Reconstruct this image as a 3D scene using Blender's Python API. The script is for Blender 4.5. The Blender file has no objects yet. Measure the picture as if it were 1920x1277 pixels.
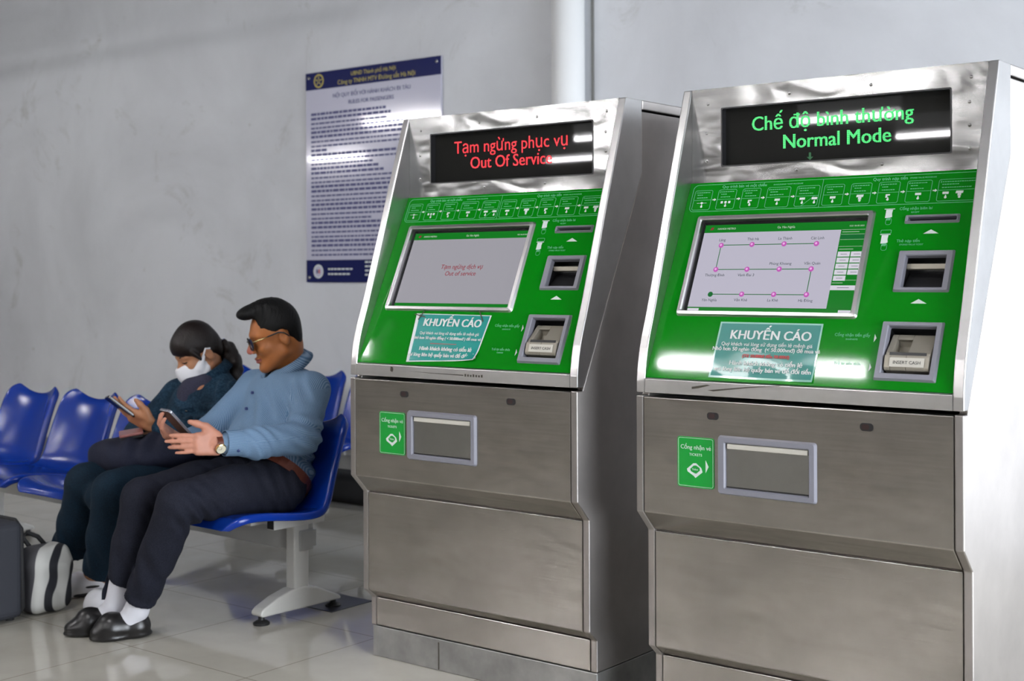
import bpy, bmesh, math, random
import numpy as np
from mathutils import Matrix, Vector
random.seed(4)
sc = bpy.context.scene
col = sc.collection
R = math.radians

# ------------------------------------------------------------------ camera
CAMH = 1.285
cam_d = bpy.data.cameras.new('camera')
cam = bpy.data.objects.new('camera', cam_d); col.objects.link(cam)
cam_d.sensor_fit = 'HORIZONTAL'; cam_d.sensor_width = 36.0
cam_d.lens = 2521.03 / 1920 * 36.0
cam_d.shift_y = -(638.5 - 512.5) / 1920
cam.matrix_world = (Matrix.Translation((0, 0, CAMH)) @ Matrix.Rotation(R(38.2535), 4, 'Z')
                    @ Matrix.Rotation(R(90), 4, 'X') @ Matrix.Rotation(R(-0.2329), 4, 'Z'))
cam_d.dof.use_dof = True; cam_d.dof.focus_distance = 3.75; cam_d.dof.aperture_fstop = 4.0
sc.camera = cam
# ------------------------------------------------------------------ world, exposure
sc.view_settings.view_transform = 'Standard'; sc.view_settings.look = 'None'
sc.view_settings.gamma = 1.0; sc.view_settings.use_curve_mapping = False
sc.view_settings.exposure = 1.75
w = bpy.data.worlds.new('world'); sc.world = w; w.use_nodes = True
bg = w.node_tree.nodes['Background']
bg.inputs[0].default_value = (0.86, 0.92, 1.0, 1); bg.inputs[1].default_value = 4.8
# daylight portal in the open side of the hall (only guides the sky's light)
ROOM_X0, ROOM_X1, ROOM_Y0, WALL_Y, CEIL = -17.0, 3.2, -12.0, 5.7, 3.7
OPEN_Y0, OPEN_Y1, OPEN_Z1 = 0.2, 5.3, 2.75
pl = bpy.data.lights.new('daylight_portal', 'AREA'); pl.shape = 'RECTANGLE'
pl.size = OPEN_Y1 - OPEN_Y0; pl.size_y = OPEN_Z1; pl.cycles.is_portal = True
po = bpy.data.objects.new('daylight_portal', pl); col.objects.link(po)
po.matrix_world = Matrix.Translation((ROOM_X1 + .1, (OPEN_Y0 + OPEN_Y1) / 2, OPEN_Z1 / 2)) @ Matrix(((0, 0, 1, 0), (1, 0, 0, 0), (0, 1, 0, 0), (0, 0, 0, 1)))
TUBE_STRENGTH = 36.0

# ------------------------------------------------------------------ materials
def mat(name, c, rough=.5, metal=0.0, spec=.5, emit=None, es=0.0, coat=0.0):
    m = bpy.data.materials.new(name); m.use_nodes = True
    b = m.node_tree.nodes['Principled BSDF']
    b.inputs['Base Color'].default_value = (*c, 1); b.inputs['Roughness'].default_value = rough
    b.inputs['Metallic'].default_value = metal; b.inputs['Specular IOR Level'].default_value = spec
    if emit:
        b.inputs['Emission Color'].default_value = (*emit, 1); b.inputs['Emission Strength'].default_value = es
    if coat: b.inputs['Coat Weight'].default_value = coat; b.inputs['Coat Roughness'].default_value = .03
    return m
def nodes(m): return m.node_tree, m.node_tree.nodes['Principled BSDF']
def node(nt, t, **kw):
    n = nt.nodes.new(t)
    for k, v in kw.items(): setattr(n, k, v)
    return n
def coords(nt, scale=(1, 1, 1), kind='Object'):
    tc = node(nt, 'ShaderNodeTexCoord'); mp = node(nt, 'ShaderNodeMapping'); mp.inputs['Scale'].default_value = scale
    nt.links.new(tc.outputs[kind], mp.inputs['Vector']); return mp.outputs[0]
def noise(nt, vec, scale, detail=3, rough=.5, dist=0):
    n = node(nt, 'ShaderNodeTexNoise'); n.inputs['Scale'].default_value = scale; n.inputs['Detail'].default_value = detail
    n.inputs['Roughness'].default_value = rough; n.inputs['Distortion'].default_value = dist
    nt.links.new(vec, n.inputs['Vector']); return n.outputs['Fac']
def ramp(nt, fac, stops):
    r = node(nt, 'ShaderNodeValToRGB')
    while len(r.color_ramp.elements) < len(stops): r.color_ramp.elements.new(.5)
    for e, (p, c) in zip(r.color_ramp.elements, stops): e.position = p; e.color = (*c, 1) if len(c) == 3 else c
    nt.links.new(fac, r.inputs[0]); return r.outputs[0]
def g(v): return (v, v, v)
def mul(nt, a, b, fac=1.0):
    m = node(nt, 'ShaderNodeMix', data_type='RGBA', blend_type='MULTIPLY'); m.inputs[0].default_value = fac
    nt.links.new(a, m.inputs[6]); nt.links.new(b, m.inputs[7]); return m.outputs[2]
def bump(nt, b, fac, strength, dist, prev=None):
    n = node(nt, 'ShaderNodeBump'); n.inputs['Strength'].default_value = strength; n.inputs['Distance'].default_value = dist
    nt.links.new(fac, n.inputs['Height'])
    if prev: nt.links.new(prev, n.inputs['Normal'])
    nt.links.new(n.outputs[0], b.inputs['Normal']); return n.outputs[0]

def steel(name, c, rough, dent=.0, dscale=5, brush=(1.5, 1.5, 40), blotch=.10, aniso=0):
    m = mat(name, c, rough, 1.0); nt, b = nodes(m)
    base = ramp(nt, noise(nt, coords(nt, (1, 1, 1)), 5, 5, .6), [(.3, tuple(x * (1 - blotch) for x in c)), (.7, tuple(min(1, x * (1 + blotch)) for x in c))])
    nt.links.new(base, b.inputs['Base Color'])
    lines = noise(nt, coords(nt, brush), 4, 2, .6)
    if aniso:
        b.inputs['Anisotropic'].default_value = aniso; tg = node(nt, 'ShaderNodeTangent', direction_type='RADIAL', axis='Z'); nt.links.new(tg.outputs[0], b.inputs['Tangent'])
    if dent > .05: nt.links.new(ramp(nt, lines, [(.3, g(max(.02, rough - .03))), (.7, g(rough + .03))]), b.inputs['Roughness'])
    if dent > .05: bump(nt, b, noise(nt, coords(nt, (1, 1, 2.2)), dscale, 2, .45, .4), dent, .02)
    return m
M = {}
M['steel_front'] = steel('brushed_steel_door', (.40, .375, .345), .24, .12, 3.5)
M['steel_fascia'] = steel('dented_polished_steel', (.23, .23, .225), .20, .32, 5)
M['steel_side'] = steel('brushed_steel_side', (.46, .43, .41), .38, .03, 3, aniso=.75)
M['steel_wing'] = steel('brushed_steel_wing', (.66, .65, .64), .30, .04, 3)
M['steel_plinth'] = steel('dull_galvanised_plinth', (.40, .40, .39), .5, .05, 6, blotch=.3)
M['steel_bezel'] = steel('satin_screen_bezel', (.55, .54, .54), .28, 0)
M['gap'] = mat('dark_gap', (.01, .01, .01), .8)
M['green'] = mat('glossy_green_panel', (.0008, .19, .004), .05, spec=.3)
M['green_label'] = mat('green_label', (.004, .30, .035), .3)
M['ink_green'] = mat('pale_green_print', (.10, .42, .21), .5)
M['ink_white'] = mat('white_print', (.62, .67, .65), .5)
M['grey_plastic'] = mat('grey_violet_plastic', (.20, .20, .235), .42)
M['black_plastic'] = mat('black_plastic', (.012, .012, .013), .35)
M['tan_metal'] = mat('bronze_grey_cash_head', (.30, .275, .225), .4, .35)
M['plate'] = mat('pale_sign_plate', (.50, .48, .42), .4)
M['ink_black'] = mat('black_print', (.02, .02, .02), .5)
M['led_panel'] = mat('dark_led_glass', (.013, .013, .012), .02, spec=.35)
def led(name, c, s):
    m = mat(name, (0, 0, 0), .4, emit=c, es=s); nt, b = nodes(m)
    sep = node(nt, 'ShaderNodeSeparateXYZ'); tc = node(nt, 'ShaderNodeTexCoord'); nt.links.new(tc.outputs['Object'], sep.inputs[0])
    outs = []
    for ax in (0, 2):
        a = node(nt, 'ShaderNodeMath', operation='MULTIPLY'); a.inputs[1].default_value = 2 * math.pi / .0052; nt.links.new(sep.outputs[ax], a.inputs[0])
        s_ = node(nt, 'ShaderNodeMath', operation='SINE'); nt.links.new(a.outputs[0], s_.inputs[0])
        q = node(nt, 'ShaderNodeMath', operation='MULTIPLY_ADD'); q.inputs[1].default_value = .28; q.inputs[2].default_value = .72; nt.links.new(s_.outputs[0], q.inputs[0]); outs.append(q.outputs[0])
    p = node(nt, 'ShaderNodeMath', operation='MULTIPLY'); nt.links.new(outs[0], p.inputs[0]); nt.links.new(outs[1], p.inputs[1])
    p2 = node(nt, 'ShaderNodeMath', operation='MULTIPLY'); p2.inputs[1].default_value = s; nt.links.new(p.outputs[0], p2.inputs[0])
    nt.links.new(p2.outputs[0], b.inputs['Emission Strength']); return m
M['led_red'] = led('red_led_dots', (1.0, .018, .035), .66)
M['led_green'] = led('green_led_dots', (.07, .95, .22), .56)
M['led_dim'] = led('dim_green_led', (.0, .22, .05), .28)
def screenmat(name, c, s=.62): return mat(name, tuple(x * .05 for x in c), .12, spec=.25, emit=c, es=s * .31)
M['scr_grey'] = screenmat('screen_grey', (.52, .50, .60), .85)
M['scr_dim'] = screenmat('screen_grey_dim', (.50, .485, .54), .60)
M['scr_green'] = screenmat('screen_green', (.006, .19, .015), .9)
M['scr_line'] = screenmat('screen_line_green', (.01, .16, .035), .8)
M['scr_pink'] = screenmat('screen_station_purple', (.52, .10, .45), .9)
M['scr_pink2'] = screenmat('screen_station_glint', (.85, .42, .80), .9)
M['scr_white'] = screenmat('screen_button_white', (.66, .64, .72), .9)
M['scr_text'] = screenmat('screen_text_dark', (.13, .15, .18), .6)
M['scr_red'] = screenmat('screen_text_red', (.32, .03, .05), .8)
M['scr_black'] = mat('screen_black', (.004, .004, .004), .1)
M['scr_wtext'] = screenmat('screen_text_pale', (.5, .62, .5), .8)
M['teal'] = mat('teal_paper', (.012, .27, .235), .25, coat=.5)
M['teal_dark'] = mat('teal_paper_laminated', (.010, .19, .155), .38, spec=.35, coat=.12)
M['paper'] = mat('white_paper', (.72, .76, .76), .5)
M['film'] = mat('clear_film_edge', (.30, .55, .46), .08)
M['ink_red'] = mat('red_print', (.42, .05, .05), .5)
M['residue'] = mat('dark_tape_residue', (.05, .042, .03), .7)
M['navy'] = mat('navy_notice_band', (.012, .016, .085), .12, spec=.3)
M['notice'] = mat('pale_lilac_notice', (.50, .50, .60), .10, coat=.4)
M['ink_navy'] = mat('navy_print', (.05, .055, .16), .5)
M['gold'] = mat('gold_print', (.42, .35, .06), .5)
M['chrome'] = mat('chrome', (.7, .7, .7), .15, 1)
M['white_metal'] = mat('white_painted_metal', (.62, .61, .57), .35)
M['grey_metal'] = mat('grey_painted_metal', (.42, .42, .40), .4)
M['rubber'] = mat('black_rubber', (.012, .012, .012), .5)
M['blue'] = mat('blue_plastic_seat', (.002, .030, .270), .20, spec=.45)
M['suitcase'] = mat('charcoal_fabric_suitcase', (.022, .024, .032), .75)
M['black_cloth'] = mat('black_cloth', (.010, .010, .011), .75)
M['cover_plate'] = mat('dark_floor_plate', (.05, .052, .062), .3, .4)
M['leather_black'] = mat('black_leather', (.011, .010, .010), .32)
M['leather_brown'] = mat('red_brown_leather', (.10, .022, .010), .4)
M['white_sock'] = mat('white_sock', (.62, .62, .66), .8)
M['hair'] = mat('black_hair', (.004, .004, .004), .55, spec=.2)
M['hair2'] = mat('dark_brown_hair', (.009, .005, .004), .40, spec=.3)
for k_ in ('hair', 'hair2'):
    nt_, b_ = nodes(M[k_]); bump(nt_, b_, noise(nt_, coords(nt_, (1, 1, .25)), 260, 3, .6), .55, .004)
M['mask'] = mat('white_face_mask', (.74, .74, .77), .7)
M['wallet'] = mat('pink_brown_wallet', (.28, .10, .09), .35)
M['phone_edge'] = mat('silver_phone', (.45, .46, .52), .25, .8)
M['phone_black'] = mat('black_phone', (.010, .010, .012), .2)
M['gold_metal'] = mat('gold_metal', (.75, .55, .25), .25, 1)
M['lens'] = mat('dark_lens', (.006, .007, .006), .08)
M['dial'] = mat('cream_watch_dial', (.70, .66, .50), .3)
M['tube'] = mat('lit_fluorescent_tube', (.8, .8, .8), .4, emit=(1.0, .985, 1.0), es=TUBE_STRENGTH)
M['fixture'] = mat('white_lamp_housing', (.7, .7, .7), .4)
M['blue_tie'] = mat('blue_hair_tie', (.02, .06, .5), .5)
M['tan'] = mat('tan_leather_lining', (.42, .12, .03), .5)

def cloth(name, c, c2=None, scale=260, rough=.85, big=.2):
    m = mat(name, c, rough, spec=.2); nt, b = nodes(m)
    v = coords(nt); n1 = noise(nt, v, scale, 2); n2 = noise(nt, v, 9, 4)
    c2 = c2 or tuple(min(1, x * 1.5) for x in c)
    a = ramp(nt, n1, [(.35, c), (.7, c2)]); k = ramp(nt, n2, [(.3, g(1 - big)), (.7, g(1))])
    nt.links.new(mul(nt, a, k), b.inputs['Base Color']); bump(nt, b, n1, .25, .0015); return m
M['trousers'] = cloth('dark_navy_grey_trousers', (.009, .010, .018), (.017, .019, .031))
M['jeans'] = cloth('dark_blue_jeans', (.003, .011, .022), (.006, .022, .040), 220)
M['denim'] = cloth('faded_denim_jacket', (.007, .026, .052), (.024, .062, .104), 120, .9, .6)
M['lapbag'] = cloth('dark_navy_bag_cloth', (.013, .015, .030), (.022, .025, .045), 300)
M['knit'] = cloth('dark_grey_shirt', (.03, .03, .05))
def skin(name, c):
    m = mat(name, c, .48, spec=.4); nt, b = nodes(m)
    n2 = noise(nt, coords(nt), 30, 4); nt.links.new(ramp(nt, n2, [(.3, tuple(x * .86 for x in c)), (.7, c)]), b.inputs['Base Color'])
    b.inputs['Subsurface Weight'].default_value = .08; b.inputs['Subsurface Radius'].default_value = (.01, .004, .002); b.inputs['Subsurface Scale'].default_value = .5
    return m
M['skin_man'] = skin('tanned_skin', (.38, .130, .036)); M['skin_woman'] = skin('warm_skin', (.42, .19, .095))
M['hand_skin'] = skin('hand_skin', (.50, .225, .15))
M['lips'] = mat('lips', (.24, .06, .05), .4); M['nose_pink'] = skin('reddened_nose_skin', (.42, .12, .08))
M['dark_eye'] = mat('dark_eye', (.015, .010, .008), .25)
def striped(name):
    m = mat(name, (.4, .5, .7), .8, spec=.2); nt, b = nodes(m)
    at = node(nt, 'ShaderNodeAttribute', attribute_name='stripe')
    a = node(nt, 'ShaderNodeMath', operation='MULTIPLY'); a.inputs[1].default_value = 2 * math.pi / .0046; nt.links.new(at.outputs['Fac'], a.inputs[0])
    s = node(nt, 'ShaderNodeMath', operation='SINE'); nt.links.new(a.outputs[0], s.inputs[0])
    q = node(nt, 'ShaderNodeMath', operation='MULTIPLY_ADD'); q.inputs[1].default_value = .5; q.inputs[2].default_value = .5; nt.links.new(s.outputs[0], q.inputs[0])
    nt.links.new(ramp(nt, q.outputs[0], [(.25, (.080, .160, .265)), (.85, (.215, .305, .425))]), b.inputs['Base Color']); return m
M['shirt'] = striped('blue_white_striped_shirt')
M['button'] = mat('navy_button', (.03, .05, .16), .3)
def bagmat():
    m = mat('black_white_striped_bag', (.5, .5, .5), .75); nt, b = nodes(m)
    at = node(nt, 'ShaderNodeAttribute', attribute_name='stripe')
    k = [(0, (.07, .068, .075)), (.17, (.07, .068, .075)), (.19, (.52, .52, .49)), (.46, (.52, .52, .49)), (.48, (.012, .013, .018)), (.62, (.012, .013, .018)), (.64, (.48, .48, .45)), (.83, (.48, .48, .45)), (.85, (.010, .011, .016))]
    nt.links.new(ramp(nt, at.outputs['Fac'], k), b.inputs['Base Color']); return m
M['stripe_bag'] = bagmat()

def wallmat():
    m = mat('painted_plaster', (.5, .51, .52), .75, spec=.25); nt, b = nodes(m); v = coords(nt)
    a = ramp(nt, noise(nt, v, .7, 6, .6, .5), [(.28, (.47, .48, .50)), (.62, (.60, .615, .64))])
    st = ramp(nt, noise(nt, v, 1.9, 8, .72, 1.2), [(.25, (.72, .71, .67)), (.42, g(1.0))])
    sp = ramp(nt, noise(nt, v, 9, 3, .5), [(.20, (.72, .70, .66)), (.27, g(1.0))])
    nt.links.new(mul(nt, mul(nt, a, st, 1.0), sp, .6), b.inputs['Base Color'])
    bump(nt, b, noise(nt, v, 14, 6, .6), .12, .01); return m
M['wall'] = wallmat()
M['pipe'] = mat('white_painted_pipe', (.70, .71, .71), .55)
M['ceiling'] = mat('dark_ceiling', (.10, .10, .105), .8)
M['hall_wall'] = mat('far_hall_wall', (.30, .29, .27), .8)
M['skirting'] = mat('dark_skirting', (.16, .16, .15), .35)
TILE, TX0, TY0 = .598, -3.32, 2.833
def floormat():
    m = mat('polished_beige_tiles', (.4, .39, .35), .10, spec=.55); nt, b = nodes(m)
    tc = node(nt, 'ShaderNodeTexCoord'); sep = node(nt, 'ShaderNodeSeparateXYZ'); nt.links.new(tc.outputs['Object'], sep.inputs[0])
    edges = []
    for ax, o in ((0, TX0), (1, TY0)):
        a = node(nt, 'ShaderNodeMath', operation='SUBTRACT'); a.inputs[1].default_value = o - 40 * TILE; nt.links.new(sep.outputs[ax], a.inputs[0])
        d = node(nt, 'ShaderNodeMath', operation='DIVIDE'); d.inputs[1].default_value = TILE; nt.links.new(a.outputs[0], d.inputs[0])
        f = node(nt, 'ShaderNodeMath', operation='FRACT'); nt.links.new(d.outputs[0], f.inputs[0])
        e = node(nt, 'ShaderNodeMath', operation='PINGPONG'); e.inputs[1].default_value = .5; nt.links.new(f.outputs[0], e.inputs[0]); edges.append(e.outputs[0])
    mn = node(nt, 'ShaderNodeMath', operation='MINIMUM'); nt.links.new(edges[0], mn.inputs[0]); nt.links.new(edges[1], mn.inputs[1])
    gr = ramp(nt, mn.outputs[0], [(0, (.34, .31, .27)), (.0022, (.34, .31, .27)), (.0042, g(1))])
    v = coords(nt, (1, 1, 1)); a = ramp(nt, noise(nt, v, 2.2, 5, .6), [(.3, (.42, .395, .34)), (.7, (.52, .495, .43))])
    nt.links.new(mul(nt, a, gr), b.inputs['Base Color'])
    nt.links.new(ramp(nt, noise(nt, v, 5, 4), [(.3, g(.03)), (.7, g(.085))]), b.inputs['Roughness'])
    bump(nt, b, noise(nt, v, 2.5, 1), .03, .01); return m
M['floor'] = floormat()

# ------------------------------------------------------------------ object helpers
def setp(o, label=None, cat=None, group=None, kind=None):
    for k, v in (('label', label), ('category', cat), ('group', group), ('kind', kind)):
        if v: o[k] = v
    return o
def thing(name, label, cat, loc=(0, 0, 0), group=None, rotz=0):
    o = bpy.data.objects.new(name, None); o.empty_display_size = .1; col.objects.link(o)
    o.location = loc; o.rotation_euler = (0, 0, rotz); return setp(o, label, cat, group)
class MB:
    def __init__(s): s.v = []; s.f = []; s.m = []; s.mi = 0
    def add(s, verts, faces, T=None):
        n = len(s.v)
        s.v += [tuple(T @ Vector(p)) for p in verts] if T is not None else [tuple(p) for p in verts]
        s.f += [tuple(i + n for i in f) for f in faces]; s.m += [s.mi] * len(faces); return s
    def box(s, a, b, T=None):
        x0, y0, z0 = a; x1, y1, z1 = b
        return s.add([(x0, y0, z0), (x1, y0, z0), (x1, y1, z0), (x0, y1, z0), (x0, y0, z1), (x1, y0, z1), (x1, y1, z1), (x0, y1, z1)],
                     [(3, 2, 1, 0), (4, 5, 6, 7), (0, 1, 5, 4), (1, 2, 6, 5), (2, 3, 7, 6), (3, 0, 4, 7)], T)
    def prism(s, prof, x0, x1, T=None):      # prof: list of (y, z), extruded along x
        n = len(prof); v = [(x0, y, z) for y, z in prof] + [(x1, y, z) for y, z in prof]
        f = [tuple(range(n)), tuple(range(2 * n - 1, n - 1, -1))] + [(i + n, (i + 1) % n + n, (i + 1) % n, i) for i in range(n)]
        return s.add(v, f, T)
    def poly(s, pts, h, T=None):             # flat polygon (x, y) raised h in z, extruded from z=0
        n = len(pts); v = [(x, y, 0) for x, y in pts] + [(x, y, h) for x, y in pts]
        f = [tuple(range(n - 1, -1, -1)), tuple(range(n, 2 * n))] + [(i, (i + 1) % n, (i + 1) % n + n, i + n) for i in range(n)]
        return s.add(v, f, T)
    def ring(s, outer, inner, z0, z1, T=None):  # frame between two outlines with the same point count
        n = len(outer); v = [(x, y, z0) for x, y in outer] + [(x, y, z1) for x, y in outer] + [(x, y, z1) for x, y in inner] + [(x, y, z0) for x, y in inner]
        f = []
        for i in range(n):
            j = (i + 1) % n
            for k in range(4): f.append((k * n + i, k * n + j, (k + 1) % 4 * n + j, (k + 1) % 4 * n + i))
        return s.add(v, f, T)
    def tube(s, pts, r, n=10, T=None, cap=True):
        pts = [Vector(p) for p in pts]; rr = r if isinstance(r, (list, tuple)) else [r] * len(pts); v = []; f = []
        up = None
        for i, p in enumerate(pts):
            d = (pts[min(i + 1, len(pts) - 1)] - pts[max(i - 1, 0)]).normalized()
            if up is None: up = d.orthogonal().normalized()
            up = (up - d * up.dot(d)).normalized(); q = d.cross(up)
            for k in range(n):
                a = 2 * math.pi * k / n; v.append(p + (up * math.cos(a) + q * math.sin(a)) * rr[i])
        for i in range(len(pts) - 1):
            for k in range(n): f.append((i * n + k, i * n + (k + 1) % n, (i + 1) * n + (k + 1) % n, (i + 1) * n + k))
        if cap: f.append(tuple(range(n - 1, -1, -1))); f.append(tuple(range((len(pts) - 1) * n, len(pts) * n)))
        return s.add(v, f, T)
    def lathe(s, prof, n=24, T=None):        # prof (r, z)
        v = []; f = []
        for r, z in prof:
            for k in range(n): a = 2 * math.pi * k / n; v.append((r * math.cos(a), r * math.sin(a), z))
        for i in range(len(prof) - 1):
            for k in range(n): f.append((i * n + k, i * n + (k + 1) % n, (i + 1) * n + (k + 1) % n, (i + 1) * n + k))
        f.append(tuple(range(n - 1, -1, -1))); f.append(tuple(range((len(prof) - 1) * n, len(prof) * n)))
        return s.add(v, f, T)
    def plate(s, x0, y0, x1, y1, holes, z0, z1, T=None):   # slab with rectangular holes
        xs = sorted({x0, x1, *[h[0] for h in holes], *[h[2] for h in holes]}); ys = sorted({y0, y1, *[h[1] for h in holes], *[h[3] for h in holes]})
        ok = {}
        for i in range(len(xs) - 1):
            for j in range(len(ys) - 1):
                cx, cy = (xs[i] + xs[i + 1]) / 2, (ys[j] + ys[j + 1]) / 2
                ok[i, j] = not any(h[0] < cx < h[2] and h[1] < cy < h[3] for h in holes)
        idx = {}; v = []; f = []
        def vi(i, j, t):
            if (i, j, t) not in idx: idx[i, j, t] = len(v); v.append((xs[i], ys[j], z1 if t else z0))
            return idx[i, j, t]
        for (i, j), o in ok.items():
            if not o: continue
            f.append((vi(i, j, 1), vi(i + 1, j, 1), vi(i + 1, j + 1, 1), vi(i, j + 1, 1)))
            f.append((vi(i, j + 1, 0), vi(i + 1, j + 1, 0), vi(i + 1, j, 0), vi(i, j, 0)))
            for di, dj, a, b in ((-1, 0, (i, j + 1), (i, j)), (1, 0, (i + 1, j), (i + 1, j + 1)), (0, -1, (i, j), (i + 1, j)), (0, 1, (i + 1, j + 1), (i, j + 1))):
                if not ok.get((i + di, j + dj), False):
                    f.append((vi(*a, 0), vi(*b, 0), vi(*b, 1), vi(*a, 1)))
        return s.add(v, f, T)
    def text(s, body, size, T, bold=0.0, align='CENTER', ext=.0003, shear=0, spacing=1.0, sx=1.0):
        def glyphs(t):
            cu = bpy.data.curves.new('t', 'FONT'); cu.body = t; cu.size = size; cu.extrude = ext; cu.resolution_u = 3; cu.shear = shear; cu.space_character = spacing
            ob = bpy.data.objects.new('t', cu); me = bpy.data.meshes.new_from_object(ob)
            v = [v.co.copy() for v in me.vertices]; f = [tuple(p.vertices) for p in me.polygons]
            bpy.data.objects.remove(ob); bpy.data.curves.remove(cu); bpy.data.meshes.remove(me); return v, f
        horn = dict(zip('ơờớởỡợƠỜỚỞỠỢ', 'oòóỏõọOÒÓỎÕỌ'))
        plain = ''.join(horn.get(c, c) for c in body); v, f = glyphs(plain); w_ = max(p.x for p in v)
        parts = [(v, f)]
        for i, c in enumerate(body):
            if c in horn:
                hx = max(p.x for p in glyphs(plain[:i] + ('O' if c.isupper() else 'o'))[0]); hy = size * (.66 if c.isupper() else .44); u = size
                pts = [(hx - .10 * u, hy - .03 * u), (hx - .02 * u, hy + .01 * u), (hx - .01 * u, hy + .08 * u), (hx + .045 * u, hy + .08 * u), (hx + .035 * u, hy - .01 * u), (hx - .03 * u, hy - .07 * u)]
                n = len(pts); parts.append(([Vector((x + shear * y, y, z)) for z in (-ext, ext) for x, y in pts], [tuple(range(n - 1, -1, -1)), tuple(range(n, 2 * n))] + [(k, (k + 1) % n, n + (k + 1) % n, n + k) for k in range(n)]))
        Ts = T @ Matrix.Diagonal((sx, 1, 1, 1)) @ Matrix.Translation((-w_ / 2 if align == 'CENTER' else 0, 0, 0))
        for k, dx in enumerate((0,) if bold < .0003 else (-bold, 0, bold)):
            for v, f in parts: s.add(v, f, Ts @ Matrix.Translation((dx, 0, k * .00003)))
        return s
    def build(s, name, m, parent=None, bevel=0, seg=2, smooth=False, **props):
        me = bpy.data.meshes.new(name); me.from_pydata(s.v, [], s.f)
        ms = m if isinstance(m, list) else [m]
        for x in ms: me.materials.append(M[x] if isinstance(x, str) else x)
        if len(ms) > 1: me.polygons.foreach_set('material_index', s.m)
        if smooth: me.polygons.foreach_set('use_smooth', [True] * len(me.polygons))
        me.update(); o = bpy.data.objects.new(name, me); col.objects.link(o)
        if parent: o.parent = parent
        if bevel:
            b = o.modifiers.new('bevel', 'BEVEL'); b.width = bevel; b.segments = seg; b.limit_method = 'ANGLE'; b.angle_limit = R(35)
            b.harden_normals = False
        return setp(o, **props)
def recalc(o):
    bm = bmesh.new(); bm.from_mesh(o.data); bmesh.ops.recalc_face_normals(bm, faces=bm.faces); bm.to_mesh(o.data); bm.free(); return o
def rrect(x0, y0, x1, y1, r, n=5):
    p = []
    for cx, cy, a0 in ((x1 - r, y0 + r, -90), (x1 - r, y1 - r, 0), (x0 + r, y1 - r, 90), (x0 + r, y0 + r, 180)):
        for k in range(n + 1): a = R(a0 + 90 * k / n); p.append((cx + r * math.cos(a), cy + r * math.sin(a)))
    return p
def outline(mb, x0, y0, x1, y1, r, w_, z, T):
    mb.ring(rrect(x0, y0, x1, y1, r), rrect(x0 + w_, y0 + w_, x1 - w_, y1 - w_, max(r - w_, .0005)), z, z + .0003, T)
def frame(o, x, y, z):  # matrix from origin and axes
    m = Matrix.Identity(4)
    for i, a in enumerate((x, y, z, o)):
        for k in range(3): m[k][i] = a[k]
    return m

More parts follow.
